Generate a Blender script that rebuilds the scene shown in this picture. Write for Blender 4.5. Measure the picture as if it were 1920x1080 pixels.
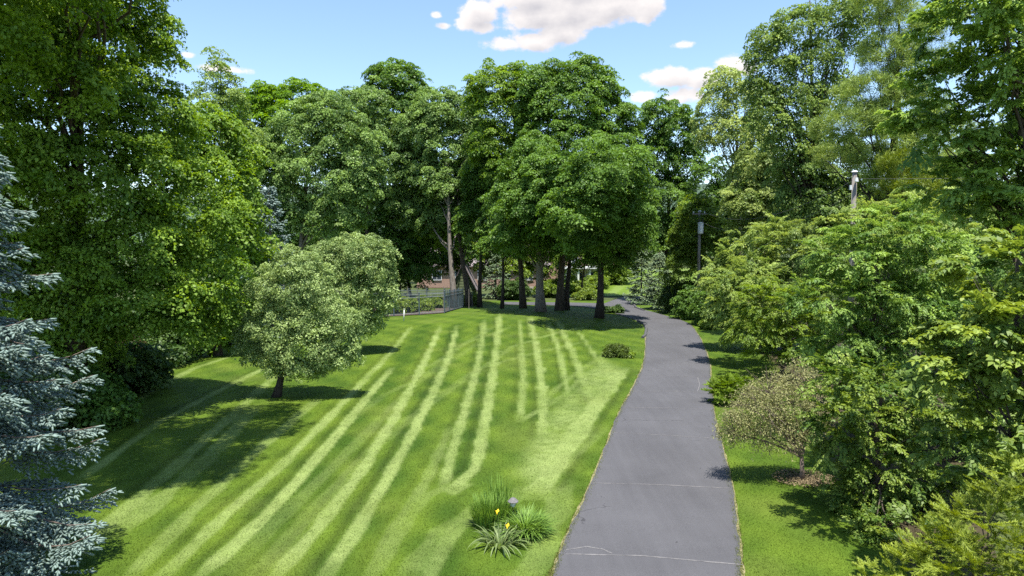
import bpy, bmesh, math, random
import numpy as np
from mathutils import Vector, Matrix

for _o in list(bpy.data.objects):
    bpy.data.objects.remove(_o)
scene = bpy.context.scene
COL = scene.collection
random.seed(7)

# ------------------------------------------------------------------ camera
CAM_H, F_PX, PITCH = 6.5, 1280.0, math.radians(3.58)
cam_data = bpy.data.cameras.new("camera")
cam_data.sensor_width = 36.0
cam_data.lens = 24.0
cam_data.clip_end = 8000
cam = bpy.data.objects.new("camera", cam_data)
cam.location = (0, 0, CAM_H)
cam.rotation_euler = (math.pi / 2 - PITCH, 0, 0)
COL.objects.link(cam)
scene.camera = cam

# ------------------------------------------------------------------ light
SUN_DIR = Vector((0.06, -0.27, 1.0)).normalized()
SUN_STRENGTH, SUN_COLOR = 3.7, (1.0, 0.955, 0.88)
SKY_STRENGTH = 0.1
CLOUD_STRENGTH = 0.49
EXPOSURE = 1.43
scene.view_settings.view_transform = 'Standard'
scene.view_settings.look = 'None'
scene.view_settings.gamma = 1.0
scene.view_settings.use_curve_mapping = False
scene.view_settings.exposure = EXPOSURE

sun_d = bpy.data.lights.new("sun", 'SUN')
sun_d.energy = SUN_STRENGTH
sun_d.color = SUN_COLOR
sun_d.angle = math.radians(0.53)
sun = bpy.data.objects.new("sun", sun_d)
sun.rotation_euler = SUN_DIR.to_track_quat('Z', 'Y').to_euler()
sun.location = (-30, -20, 80)
COL.objects.link(sun)

scene.cycles.use_denoising = False
scene.cycles.max_bounces = 6
scene.cycles.diffuse_bounces = 4
scene.cycles.glossy_bounces = 2
scene.cycles.transmission_bounces = 4
scene.cycles.transparent_max_bounces = 4
scene.cycles.caustics_reflective = False
scene.cycles.caustics_refractive = False


def px_dir(px, py):
    a, b = (px - 960) / F_PX, (540 - py) / F_PX
    cp, sp = math.cos(PITCH), math.sin(PITCH)
    return np.array([a, cp + b * sp, -sp + b * cp])


# world: Nishita sky with cumulus mixed in by direction
world = bpy.data.worlds.new("World")
scene.world = world
world.use_nodes = True
wn, wl = world.node_tree.nodes, world.node_tree.links
wn.clear()


def N(tree, typ, **kw):
    n = tree.nodes.new(typ)
    for k, v in kw.items():
        if k.startswith('i_'):
            key = k[2:]
            n.inputs[int(key) if key.isdigit() else key].default_value = v
        else:
            setattr(n, k, v)
    return n


def M(tree, op, a, b=None, c=None, clamp=False):
    n = tree.nodes.new('ShaderNodeMath')
    n.operation = op
    n.use_clamp = clamp
    for i, v in enumerate((a, b, c)):
        if v is None:
            continue
        if isinstance(v, (int, float)):
            n.inputs[i].default_value = v
        else:
            tree.links.new(v, n.inputs[i])
    return n.outputs[0]


CLOUDS = [  # px, py, rx, ry of the photograph's cumulus puffs
    (1010, 30, 80, 40), (1075, 22, 105, 46), (1150, 12, 95, 38), (1213, 14, 38, 34), (945, 82, 48, 17),
    (1000, 78, 60, 24), (1050, 60, 60, 30), (1000, -5, 110, 32), (1090, -30, 170, 40),
    (895, 28, 44, 32), (872, 44, 30, 17), (905, 48, 36, 16), (820, 29, 13, 10), (832, 48, 22, 10),
    (1278, 85, 26, 10), (1255, 145, 58, 24), (1288, 178, 58, 18), (1206, 182, 34, 14), (1315, 150, 45, 26),
    (1372, 122, 38, 24), (1400, 130, 26, 16), (90, 40, 40, 22), (350, 102, 16, 8), (420, 130, 60, 10)]


def az_el(px, py):
    d = px_dir(px, py)
    return math.degrees(math.atan2(d[0], d[1])), math.degrees(math.asin(d[2] / np.linalg.norm(d)))


cg = bpy.data.node_groups.new("cloud_density", 'ShaderNodeTree')
cg.interface.new_socket("az", in_out='INPUT', socket_type='NodeSocketFloat')
cg.interface.new_socket("el", in_out='INPUT', socket_type='NodeSocketFloat')
cg.interface.new_socket("density", in_out='OUTPUT', socket_type='NodeSocketFloat')
gi, go = cg.nodes.new('NodeGroupInput'), cg.nodes.new('NodeGroupOutput')
AZ, EL = gi.outputs[0], gi.outputs[1]
acc = None
for (px, py, rx, ry) in CLOUDS:
    a0, e0 = az_el(px, py)
    a1, _ = az_el(px + rx, py)
    _, e1 = az_el(px, py - ry)
    dx = M(cg, 'DIVIDE', M(cg, 'SUBTRACT', AZ, a0), a1 - a0)
    dy = M(cg, 'DIVIDE', M(cg, 'SUBTRACT', EL, e0), e1 - e0)
    d = M(cg, 'SUBTRACT', 1.0, M(cg, 'SQRT', M(cg, 'ADD', M(cg, 'MULTIPLY', dx, dx), M(cg, 'MULTIPLY', dy, dy))))
    d = M(cg, 'MULTIPLY', d, min(1.0, 0.45 + ry / 60.0))
    acc = d if acc is None else M(cg, 'SMOOTH_MAX', acc, d, 0.18)
cv = cg.nodes.new('ShaderNodeCombineXYZ')
cg.links.new(AZ, cv.inputs[0])
cg.links.new(M(cg, 'MULTIPLY', EL, 1.5), cv.inputs[1])
n1 = N(cg, 'ShaderNodeTexNoise', i_Scale=0.48, i_Detail=9.0, i_Roughness=0.64)
cg.links.new(cv.outputs[0], n1.inputs['Vector'])
dens = M(cg, 'ADD', acc, M(cg, 'MULTIPLY', M(cg, 'SUBTRACT', n1.outputs[0], 0.5), 1.35))
cg.links.new(dens, go.inputs[0])

wt = world.node_tree
tc = wn.new('ShaderNodeTexCoord')
sp = wn.new('ShaderNodeSeparateXYZ')
wl.new(tc.outputs['Generated'], sp.inputs[0])
az = M(wt, 'MULTIPLY', M(wt, 'ARCTAN2', sp.outputs[0], sp.outputs[1]), 180 / math.pi)
az = M(wt, 'SUBTRACT', M(wt, 'WRAP', M(wt, 'ADD', az, 45.0), 90.0, 0.0), 45.0)   # the same fair-weather clouds all round
el = M(wt, 'MULTIPLY', M(wt, 'ARCSINE', sp.outputs[2]), 180 / math.pi)


def dens_at(da, de):
    g = wn.new('ShaderNodeGroup')
    g.node_tree = cg
    wl.new(M(wt, 'ADD', az, da), g.inputs[0])
    wl.new(M(wt, 'ADD', el, de), g.inputs[1])
    return g.outputs[0]


d0 = dens_at(0, 0)
d1 = dens_at(-0.35, 0.75)
mr = N(wt, 'ShaderNodeMapRange', interpolation_type='SMOOTHSTEP')
mr.inputs['From Min'].default_value = 0.02
mr.inputs['From Max'].default_value = 0.38
wl.new(d0, mr.inputs['Value'])
shade = M(wt, 'SUBTRACT', 1.0, M(wt, 'MULTIPLY', M(wt, 'MAXIMUM', d1, 0.0), 0.62), clamp=True)
cmix = N(wt, 'ShaderNodeMix', data_type='RGBA')
cmix.inputs['A'].default_value = (0.36, 0.36, 0.41, 1)
cmix.inputs['B'].default_value = (0.86, 0.81, 0.78, 1)
wl.new(shade, cmix.inputs['Factor'])
sky = N(wt, 'ShaderNodeTexSky', sky_type='NISHITA', sun_disc=False, altitude=300, air_density=1.0,
        dust_density=0.35, ozone_density=2.2)
sky.sun_elevation = math.asin(SUN_DIR.z)
sky.sun_rotation = math.atan2(SUN_DIR.x, SUN_DIR.y)
b_sky = N(wt, 'ShaderNodeBackground', i_Strength=SKY_STRENGTH)
b_cl = N(wt, 'ShaderNodeBackground', i_Strength=CLOUD_STRENGTH)
wl.new(sky.outputs[0], b_sky.inputs[0])
wl.new(cmix.outputs['Result'], b_cl.inputs[0])
wm = wn.new('ShaderNodeMixShader')
wl.new(M(wt, 'MULTIPLY', mr.outputs[0], 0.97), wm.inputs[0])
wl.new(b_sky.outputs[0], wm.inputs[1])
wl.new(b_cl.outputs[0], wm.inputs[2])
wo = wn.new('ShaderNodeOutputWorld')
wl.new(wm.outputs[0], wo.inputs[0])


# ------------------------------------------------------------------ terrain
def hgt(x, y):
    x, y = np.asarray(x, float), np.asarray(y, float)
    m = 0.75 * np.exp(-((x + 0.8) / 6.2) ** 2 * 0.5 - ((y - 57.0) / 8.0) ** 2 * 0.5)
    r = np.clip(y - 87, 0, 40)
    bank = 0.11 * r * (1 / (1 + np.exp(-(x - 8) / 2.5))) * (r > 0)
    roll = 0.05 * np.sin(x * 0.31 + 1) * np.sin(y * 0.23)
    return m + bank + roll * np.clip(1 - np.abs(y - 30) / 60, 0, 1)


def at(px, py, D):
    d = px_dir(px, py)
    return np.array([0, 0, CAM_H]) + d * (D / d[1])


def gp(px, py):
    """ground point seen at a place of the photograph"""
    d = px_dir(px, py)
    t = CAM_H / max(-d[2], 1e-3)
    for _ in range(40):
        p = d * t
        z = float(hgt(p[0], p[1]))
        t = 0.5 * t + 0.5 * (CAM_H - z) / max(-d[2], 1e-3)
    p = d * t
    return np.array([p[0], p[1], float(hgt(p[0], p[1]))])


def base(px, D):
    x = (px - 960) / F_PX * D
    return np.array([x, D, float(hgt(x, D))])


# ------------------------------------------------------------------ helpers
def link(o, parent=None):
    COL.objects.link(o)
    if parent is not None:
        o.parent = parent
        if parent.type == 'EMPTY' or parent.matrix_world is not None:
            o.matrix_parent_inverse.identity()
    return o


def tag(o, label=None, cat=None, group=None, kind=None):
    if label:
        o['label'] = label
    if cat:
        o['category'] = cat
    if group:
        o['group'] = group
    if kind:
        o['kind'] = kind
    return o


def thing(name, loc, label, cat, group=None):
    o = bpy.data.objects.new(name, None)
    o.empty_display_size = 0.2
    o.location = [float(v) for v in loc]
    link(o)
    return tag(o, label, cat, group)


def np_mesh(name, V, Fs, mat, face_attr=None, color=None, smooth=False):
    V = np.ascontiguousarray(V, dtype=np.float32)
    me = bpy.data.meshes.new(name)
    Fs = np.ascontiguousarray(Fs, dtype=np.int32)
    n, k = Fs.shape
    me.vertices.add(len(V))
    me.vertices.foreach_set('co', V.ravel())
    me.loops.add(n * k)
    me.loops.foreach_set('vertex_index', Fs.ravel())
    me.polygons.add(n)
    me.polygons.foreach_set('loop_start', np.arange(n, dtype=np.int32) * k)
    me.polygons.foreach_set('loop_total', np.full(n, k, dtype=np.int32))
    if smooth:
        me.polygons.foreach_set('use_smooth', np.ones(n, dtype=bool))
    if face_attr is not None:
        a = me.attributes.new('tint', 'FLOAT', 'FACE')
        a.data.foreach_set('value', np.ascontiguousarray(face_attr, dtype=np.float32))
    if color is not None:
        dom = 'POINT' if len(color) == len(V) else 'FACE'
        a = me.attributes.new('shade', 'FLOAT_COLOR', dom)
        c4 = np.ones((len(color), 4), np.float32)
        c4[:, :3] = color
        a.data.foreach_set('color', c4.ravel())
    me.update(calc_edges=True)
    if mat is not None:
        me.materials.append(mat)
    return me


def add_mesh(name, me, parent=None, loc=None):
    o = bpy.data.objects.new(name, me)
    if loc is not None:
        o.location = [float(v) for v in loc]
    return link(o, parent)


class Geo:
    """collects boxes, tubes and strips with mixed faces for one mesh"""

    def __init__(self):
        self.v, self.f = [], []

    def add(self, vs, fs):
        o = len(self.v)
        self.v += [tuple(float(c) for c in p) for p in vs]
        self.f += [tuple(i + o for i in f) for f in fs]

    def box(self, c, s, rz=0.0, taper=1.0):
        x, y, z = s[0] / 2, s[1] / 2, s[2] / 2
        vs = []
        cr, sr = math.cos(rz), math.sin(rz)
        for dz, k in ((-z, 1), (z, taper)):
            for dx, dy in ((-x, -y), (x, -y), (x, y), (-x, y)):
                dx, dy = dx * k, dy * k
                vs.append((c[0] + dx * cr - dy * sr, c[1] + dx * sr + dy * cr, c[2] + dz))
        self.add(vs, [(3, 2, 1, 0), (4, 5, 6, 7), (0, 1, 5, 4), (1, 2, 6, 5), (2, 3, 7, 6), (3, 0, 4, 7)])

    def tube(self, pts, rad, sides=7, cap=True):
        pts = [np.asarray(p, float) for p in pts]
        n = len(pts)
        rad = [rad] * n if isinstance(rad, (int, float)) else list(rad)
        o = []
        prev = None
        for i, p in enumerate(pts):
            d = pts[min(i + 1, n - 1)] - pts[max(i - 1, 0)]
            d = d / (np.linalg.norm(d) + 1e-9)
            if prev is None:
                a = np.cross(d, [0, 0, 1.0])
                if np.linalg.norm(a) < 0.05:
                    a = np.cross(d, [1.0, 0, 0])
            else:
                a = prev - d * np.dot(prev, d)
            a = a / (np.linalg.norm(a) + 1e-9)
            prev = a
            b = np.cross(d, a)
            for k in range(sides):
                t = 2 * math.pi * k / sides
                o.append(p + rad[i] * (a * math.cos(t) + b * math.sin(t)))
        fs = []
        for i in range(n - 1):
            for k in range(sides):
                k2 = (k + 1) % sides
                fs.append((i * sides + k, i * sides + k2, (i + 1) * sides + k2, (i + 1) * sides + k))
        if cap:
            fs.append(tuple(range(sides))[::-1])
            fs.append(tuple((n - 1) * sides + k for k in range(sides)))
        self.add(o, fs)

    def mesh(self, name, mat, smooth=False):
        me = bpy.data.meshes.new(name)
        me.from_pydata(self.v, [], self.f)
        if smooth:
            me.polygons.foreach_set('use_smooth', np.ones(len(me.polygons), dtype=bool))
        me.materials.append(mat)
        me.update()
        return me


def part(name, geo, mat, parent, smooth=False, loc=None):
    return add_mesh(name, geo.mesh(name, mat, smooth), parent, loc)


# ------------------------------------------------------------------ materials
def new_mat(name):
    m = bpy.data.materials.new(name)
    m.use_nodes = True
    t = m.node_tree
    t.nodes.clear()
    out = t.nodes.new('ShaderNodeOutputMaterial')
    return m, t, out


def leaf_mat(name, dark, light, rough=0.5, transl=0.3, spec=0.35, sheen_tint=None):
    """leaves: colour runs from dark to light with the tint of each leaf"""
    m, t, out = new_mat(name)
    at_ = N(t, 'ShaderNodeAttribute', attribute_name='tint')
    mix = N(t, 'ShaderNodeMix', data_type='RGBA')
    mix.inputs['A'].default_value = (*dark, 1)
    mix.inputs['B'].default_value = (*light, 1)
    ai_ = N(t, 'ShaderNodeAttribute', attribute_name='ctint', attribute_type='INSTANCER')
    t.links.new(M(t, 'ADD', at_.outputs['Fac'], ai_.outputs['Fac'], clamp=True), mix.inputs['Factor'])
    p = N(t, 'ShaderNodeBsdfPrincipled')
    p.inputs['Roughness'].default_value = rough
    p.inputs['Specular IOR Level'].default_value = spec
    t.links.new(mix.outputs['Result'], p.inputs['Base Color'])
    tr = N(t, 'ShaderNodeBsdfTranslucent')
    hs = N(t, 'ShaderNodeHueSaturation')
    hs.inputs['Hue'].default_value = 0.485
    hs.inputs['Saturation'].default_value = 1.12
    hs.inputs['Value'].default_value = 1.35
    t.links.new(mix.outputs['Result'], hs.inputs['Color'])
    t.links.new(hs.outputs[0], tr.inputs[0])
    ms = N(t, 'ShaderNodeMixShader', i_0=transl)
    t.links.new(p.outputs[0], ms.inputs[1])
    t.links.new(tr.outputs[0], ms.inputs[2])
    t.links.new(ms.outputs[0], out.inputs[0])
    return m


def noise_mat(name, c1, c2, scale=6.0, rough=0.85, bump=0.0, stretch=(1, 1, 1), detail=5.0, spec=0.25, metal=0.0):
    m, t, out = new_mat(name)
    tc = N(t, 'ShaderNodeTexCoord')
    mp = N(t, 'ShaderNodeMapping')
    mp.inputs['Scale'].default_value = stretch
    t.links.new(tc.outputs['Object'], mp.inputs[0])
    nz = N(t, 'ShaderNodeTexNoise', i_Scale=scale, i_Detail=detail, i_Roughness=0.6)
    t.links.new(mp.outputs[0], nz.inputs['Vector'])
    rp = N(t, 'ShaderNodeMapRange')
    rp.inputs['From Min'].default_value = 0.3
    rp.inputs['From Max'].default_value = 0.7
    t.links.new(nz.outputs[0], rp.inputs['Value'])
    mix = N(t, 'ShaderNodeMix', data_type='RGBA')
    mix.inputs['A'].default_value = (*c1, 1)
    mix.inputs['B'].default_value = (*c2, 1)
    t.links.new(rp.outputs[0], mix.inputs['Factor'])
    p = N(t, 'ShaderNodeBsdfPrincipled')
    p.inputs['Roughness'].default_value = rough
    p.inputs['Specular IOR Level'].default_value = spec
    p.inputs['Metallic'].default_value = metal
    t.links.new(mix.outputs['Result'], p.inputs['Base Color'])
    if bump:
        b = N(t, 'ShaderNodeBump')
        b.inputs['Strength'].default_value = bump
        b.inputs['Distance'].default_value = 0.03
        t.links.new(nz.outputs[0], b.inputs['Height'])
        t.links.new(b.outputs[0], p.inputs['Normal'])
    t.links.new(p.outputs[0], out.inputs[0])
    return m


def lawn_mat(name, blades=False):
    m, t, out = new_mat(name)
    a = N(t, 'ShaderNodeAttribute', attribute_name='shade')
    tc = N(t, 'ShaderNodeTexCoord')
    n1 = N(t, 'ShaderNodeTexNoise', i_Scale=26.0, i_Detail=4.0, i_Roughness=0.7)
    n2 = N(t, 'ShaderNodeTexNoise', i_Scale=0.9, i_Detail=5.0, i_Roughness=0.6)
    t.links.new(tc.outputs['Object'], n1.inputs['Vector'])
    t.links.new(tc.outputs['Object'], n2.inputs['Vector'])
    k = M(t, 'ADD', M(t, 'MULTIPLY', n1.outputs[0], 2.0), M(t, 'MULTIPLY', n2.outputs[0], 0.7))
    k = M(t, 'ADD', k, -0.33)
    mul = N(t, 'ShaderNodeMix', data_type='RGBA', blend_type='MULTIPLY')
    mul.inputs['Factor'].default_value = 0.25 if blades else 0.85
    cb = N(t, 'ShaderNodeCombineColor')
    for i in range(3):
        t.links.new(k, cb.inputs[i])
    t.links.new(a.outputs['Color'], mul.inputs['A'])
    t.links.new(cb.outputs[0], mul.inputs['B'])
    p = N(t, 'ShaderNodeBsdfPrincipled')
    p.inputs['Roughness'].default_value = 0.7
    p.inputs['Specular IOR Level'].default_value = 0.15
    t.links.new(mul.outputs['Result'], p.inputs['Base Color'])
    if blades:
        tr = N(t, 'ShaderNodeBsdfTranslucent')
        t.links.new(mul.outputs['Result'], tr.inputs[0])
        ms = N(t, 'ShaderNodeMixShader', i_0=0.3)
        t.links.new(p.outputs[0], ms.inputs[1])
        t.links.new(tr.outputs[0], ms.inputs[2])
        t.links.new(ms.outputs[0], out.inputs[0])
    else:
        b = N(t, 'ShaderNodeBump')
        b.inputs['Strength'].default_value = 0.5
        b.inputs['Distance'].default_value = 0.03
        t.links.new(n1.outputs[0], b.inputs['Height'])
        t.links.new(b.outputs[0], p.inputs['Normal'])
        t.links.new(p.outputs[0], out.inputs[0])
    return m


MAT = {
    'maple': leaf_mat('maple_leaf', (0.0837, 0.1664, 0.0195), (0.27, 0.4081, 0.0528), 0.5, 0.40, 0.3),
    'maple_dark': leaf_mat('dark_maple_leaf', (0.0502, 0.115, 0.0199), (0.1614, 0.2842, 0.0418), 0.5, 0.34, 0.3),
    'oak': leaf_mat('oak_leaf', (0.0856, 0.1563, 0.0416), (0.2574, 0.388, 0.092), 0.5, 0.32, 0.3),
    'yellow': leaf_mat('yellow_leaf', (0.0761, 0.1671, 0.0111), (0.2123, 0.3761, 0.0236), 0.5, 0.45, 0.3),
    'pear': leaf_mat('orchard_leaf', (0.0922, 0.1566, 0.0436), (0.3892, 0.5029, 0.1767), 0.5, 0.32, 0.3),
    'aspen': leaf_mat('aspen_leaf', (0.1135, 0.1892, 0.0378), (0.437, 0.522, 0.1618), 0.5, 0.38, 0.3),
    'locust': leaf_mat('locust_leaf', (0.0893, 0.1598, 0.0361), (0.2903, 0.3992, 0.095), 0.5, 0.38, 0.3),
    'pine': leaf_mat('pine_needle', (0.1027, 0.1711, 0.0406), (0.351, 0.4455, 0.095), 0.5, 0.25, 0.3),
    'willow': leaf_mat('willow_leaf', (0.0948, 0.1714, 0.0363), (0.3651, 0.4588, 0.1087), 0.5, 0.36, 0.3),
    'ash': leaf_mat('ash_leaf', (0.0918, 0.184, 0.0353), (0.3213, 0.4628, 0.0963), 0.5, 0.36, 0.3),
    'mulberry': leaf_mat('mulberry_leaf', (0.0672, 0.1358, 0.0215), (0.2855, 0.3704, 0.0661), 0.5, 0.35, 0.3),
    'cedar': leaf_mat('cedar_spray', (0.1035, 0.1521, 0.0121), (0.3095, 0.3767, 0.0472), 0.6, 0.35, 0.3),
    'crab': leaf_mat('crabapple_leaf', (0.1547, 0.164, 0.0547), (0.4485, 0.4398, 0.1907), 0.6, 0.30, 0.3),
    'spruce_blue': leaf_mat('blue_spruce_needle', (0.0765, 0.1092, 0.0902), (0.2451, 0.3285, 0.2871), 0.6, 0.05, 0.25),
    'spruce_green': leaf_mat('green_spruce_needle', (0.0529, 0.0969, 0.0529), (0.2734, 0.3645, 0.1924), 0.6, 0.05, 0.3),
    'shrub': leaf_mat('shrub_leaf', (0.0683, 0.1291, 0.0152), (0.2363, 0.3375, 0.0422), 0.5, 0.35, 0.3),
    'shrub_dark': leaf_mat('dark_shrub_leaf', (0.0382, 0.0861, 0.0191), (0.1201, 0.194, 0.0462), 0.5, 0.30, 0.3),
    'barberry': leaf_mat('barberry_leaf', (0.06, 0.042, 0.024), (0.156, 0.102, 0.048), 0.6, 0.30, 0.3),
    'juniper': leaf_mat('juniper_spray', (0.0745, 0.1354, 0.0108), (0.2462, 0.3617, 0.0308), 0.6, 0.30, 0.3),
    'bronze': leaf_mat('bronze_shrub_leaf', (0.051, 0.0788, 0.0126), (0.1485, 0.2201, 0.033), 0.6, 0.30, 0.3),
    'blade': leaf_mat('grass_clump_blade', (0.0648, 0.1377, 0.0243), (0.255, 0.408, 0.0714), 0.5, 0.35, 0.3),
    'iris': leaf_mat('iris_leaf', (0.094, 0.1454, 0.0428), (0.2275, 0.2887, 0.1137), 0.5, 0.35, 0.3),
    'garden': leaf_mat('garden_leaf', (0.084, 0.147, 0.021), (0.253, 0.341, 0.055), 0.5, 0.40, 0.3),
    'bark': noise_mat('bark', (0.045, 0.035, 0.027), (0.12, 0.095, 0.075), 9, 0.95, 0.7, (1, 1, 0.18)),
    'bark_pale': noise_mat('pale_bark', (0.10, 0.085, 0.07), (0.24, 0.21, 0.18), 9, 0.95, 0.6, (1, 1, 0.2)),
    'bark_dark': noise_mat('dark_bark', (0.025, 0.020, 0.017), (0.07, 0.055, 0.045), 9, 0.95, 0.7, (1, 1, 0.2)),
    'twig': noise_mat('twig', (0.10, 0.075, 0.06), (0.22, 0.17, 0.14), 12, 0.95),
    'ground': noise_mat('woodland_floor', (0.030, 0.040, 0.012), (0.075, 0.10, 0.025), 0.6, 0.95, 0.4),
    'mulch': noise_mat('mulch', (0.10, 0.075, 0.04), (0.24, 0.19, 0.11), 22, 0.95, 0.8),
    'soil': noise_mat('garden_soil', (0.05, 0.035, 0.028), (0.13, 0.10, 0.085), 8, 0.95, 0.6),
    'lawn': lawn_mat('lawn'),
    'grass': lawn_mat('grass_blade', True),
    'seam': noise_mat('crack_filler', (0.11, 0.106, 0.108), (0.19, 0.183, 0.18), 14, 0.9),
    'edge': noise_mat('sandy_verge', (0.11, 0.12, 0.04), (0.27, 0.23, 0.13), 7, 0.95, 0.5),
    'kerb': noise_mat('kerb_asphalt', (0.05, 0.05, 0.052), (0.10, 0.10, 0.105), 20, 0.85, 0.4),
    'fence': noise_mat('painted_metal', (0.055, 0.078, 0.095), (0.09, 0.12, 0.14), 6, 0.4, 0, spec=0.5),
    'white': noise_mat('white_paint', (0.60, 0.60, 0.60), (0.72, 0.72, 0.71), 5, 0.55),
    'brick': noise_mat('house_brick', (0.27, 0.16, 0.12), (0.44, 0.30, 0.24), 16, 0.9, 0.3),
    'roofing': noise_mat('roof_shingle', (0.17, 0.14, 0.14), (0.27, 0.23, 0.23), 7, 0.9, 0.4),
    'siding': noise_mat('green_siding', (0.10, 0.13, 0.065), (0.16, 0.19, 0.10), 4, 0.8),
    'pane': noise_mat('window_glass', (0.03, 0.04, 0.05), (0.06, 0.07, 0.09), 2, 0.08, 0, spec=0.8),
    'wood': noise_mat('weathered_pole', (0.12, 0.105, 0.095), (0.25, 0.23, 0.205), 7, 0.9, 0.5, (1, 1, 0.12)),
    'steel': noise_mat('galvanised_steel', (0.52, 0.53, 0.54), (0.66, 0.67, 0.68), 5, 0.45, 0, spec=0.6),
    'bronze_metal': noise_mat('grey_lamp_metal', (0.09, 0.085, 0.085), (0.17, 0.16, 0.16), 9, 0.75, 0, spec=0.5),
    'black': noise_mat('black_post', (0.015, 0.015, 0.015), (0.03, 0.03, 0.03), 9, 0.5),
    'frosted': noise_mat('frosted_lens', (0.5, 0.5, 0.48), (0.65, 0.65, 0.62), 9, 0.3),
    'flower': noise_mat('iris_petal', (0.75, 0.45, 0.01), (0.85, 0.60, 0.03), 20, 0.6),
    'wire': noise_mat('wire', (0.06, 0.06, 0.06), (0.12, 0.12, 0.12), 3, 0.7),
    'stone': noise_mat('terrace_stone', (0.30, 0.26, 0.23), (0.46, 0.41, 0.37), 3, 0.9, 0.3),
    'hill': noise_mat('hill_forest', (0.030, 0.055, 0.035), (0.075, 0.11, 0.07), 0.035, 0.95, 0, detail=9),
}


def asphalt_mat():
    m, t, out = new_mat('asphalt')
    tc = N(t, 'ShaderNodeTexCoord')
    n1 = N(t, 'ShaderNodeTexNoise', i_Scale=0.35, i_Detail=6.0, i_Roughness=0.6)
    n2 = N(t, 'ShaderNodeTexNoise', i_Scale=70.0, i_Detail=3.0, i_Roughness=0.7)
    mp = N(t, 'ShaderNodeMapping')
    mp.inputs['Scale'].default_value = (2.2, 0.12, 1)
    mp.inputs['Rotation'].default_value = (0, 0, math.radians(-13))
    n3 = N(t, 'ShaderNodeTexNoise', i_Scale=1.6, i_Detail=4.0, i_Roughness=0.6)
    t.links.new(tc.outputs['Object'], n1.inputs['Vector'])
    t.links.new(tc.outputs['Object'], n2.inputs['Vector'])
    t.links.new(tc.outputs['Object'], mp.inputs[0])
    t.links.new(mp.outputs[0], n3.inputs['Vector'])
    k = M(t, 'ADD', M(t, 'MULTIPLY', n1.outputs[0], 0.7), M(t, 'MULTIPLY', n2.outputs[0], 0.45))
    k = M(t, 'ADD', k, M(t, 'ADD', M(t, 'MULTIPLY', n3.outputs[0], 0.35), 0.12))
    n4 = N(t, 'ShaderNodeTexNoise', i_Scale=110.0, i_Detail=3.0)
    t.links.new(tc.outputs['Object'], n4.inputs['Vector'])
    k = M(t, 'ADD', k, M(t, 'MULTIPLY', M(t, 'SUBTRACT', n4.outputs[0], 0.5), 1.7))
    vo = N(t, 'ShaderNodeTexVoronoi', feature='DISTANCE_TO_EDGE', i_Scale=0.55)
    mx = N(t, 'ShaderNodeMix', data_type='VECTOR')
    mx.inputs['Factor'].default_value = 0.25
    t.links.new(tc.outputs['Object'], mx.inputs['A'])
    n5 = N(t, 'ShaderNodeTexNoise', i_Scale=3.0, i_Detail=4.0)
    t.links.new(tc.outputs['Object'], n5.inputs['Vector'])
    t.links.new(n5.outputs['Color'], mx.inputs['B'])
    t.links.new(mx.outputs['Result'], vo.inputs['Vector'])
    crk = M(t, 'LESS_THAN', vo.outputs['Distance'], 0.006)
    pm = M(t, 'GREATER_THAN', n1.outputs[0], 0.56)
    k = M(t, 'SUBTRACT', k, M(t, 'MULTIPLY', M(t, 'MULTIPLY', crk, pm), 0.5))
    k = M(t, 'SUBTRACT', k, 0.38)
    mix = N(t, 'ShaderNodeMix', data_type='RGBA')
    mix.inputs['A'].default_value = (0.040, 0.039, 0.042, 1)
    mix.inputs['B'].default_value = (0.114, 0.113, 0.121, 1)
    t.links.new(k, mix.inputs['Factor'])
    p = N(t, 'ShaderNodeBsdfPrincipled')
    p.inputs['Roughness'].default_value = 0.82
    p.inputs['Specular IOR Level'].default_value = 0.3
    t.links.new(mix.outputs['Result'], p.inputs['Base Color'])
    b = N(t, 'ShaderNodeBump')
    b.inputs['Strength'].default_value = 0.35
    b.inputs['Distance'].default_value = 0.01
    t.links.new(n2.outputs[0], b.inputs['Height'])
    t.links.new(b.outputs[0], p.inputs['Normal'])
    t.links.new(p.outputs[0], out.inputs[0])
    return m


MAT['asphalt'] = asphalt_mat()

# ------------------------------------------------------------------ ground, hill
xs = np.concatenate([np.linspace(-2500, -90, 14), np.arange(-80, 81, 2.0), np.linspace(90, 2500, 14)])
ys = np.concatenate([np.linspace(-300, -12, 8), np.arange(-10, 141, 2.0), np.linspace(150, 2600, 18)])
GX, GY = np.meshgrid(xs, ys)


def grid_faces(nx, ny):
    i = np.arange(nx - 1)[None, :] + np.arange(ny - 1)[:, None] * nx
    i = i.ravel()
    return np.stack([i, i + 1, i + nx + 1, i + nx], 1)


me = np_mesh('ground', np.stack([GX.ravel(), GY.ravel(), hgt(GX, GY).ravel() - 0.07], 1),
             grid_faces(len(xs), len(ys)), MAT['ground'], smooth=True)
tag(add_mesh('ground', me), kind='structure')

rng = np.random.default_rng(3)
hx = np.linspace(-1600, 1700, 220)
hy = np.linspace(900, 1500, 40)
HX, HY = np.meshgrid(hx, hy)
prof = np.sin(np.clip((HY - 900) / 600, 0, 1) * math.pi * 0.62)
HZ = (118 + 16 * np.sin(HX * 0.004 + 1.0) + 8 * np.sin(HX * 0.013)) * prof + rng.random(HX.shape) * 9 * (prof > 0.05) - 2
me = np_mesh('hill', np.stack([HX.ravel(), HY.ravel(), HZ.ravel()], 1), grid_faces(220, 40), MAT['hill'])
tag(add_mesh('hill', me), kind='structure')


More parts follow.
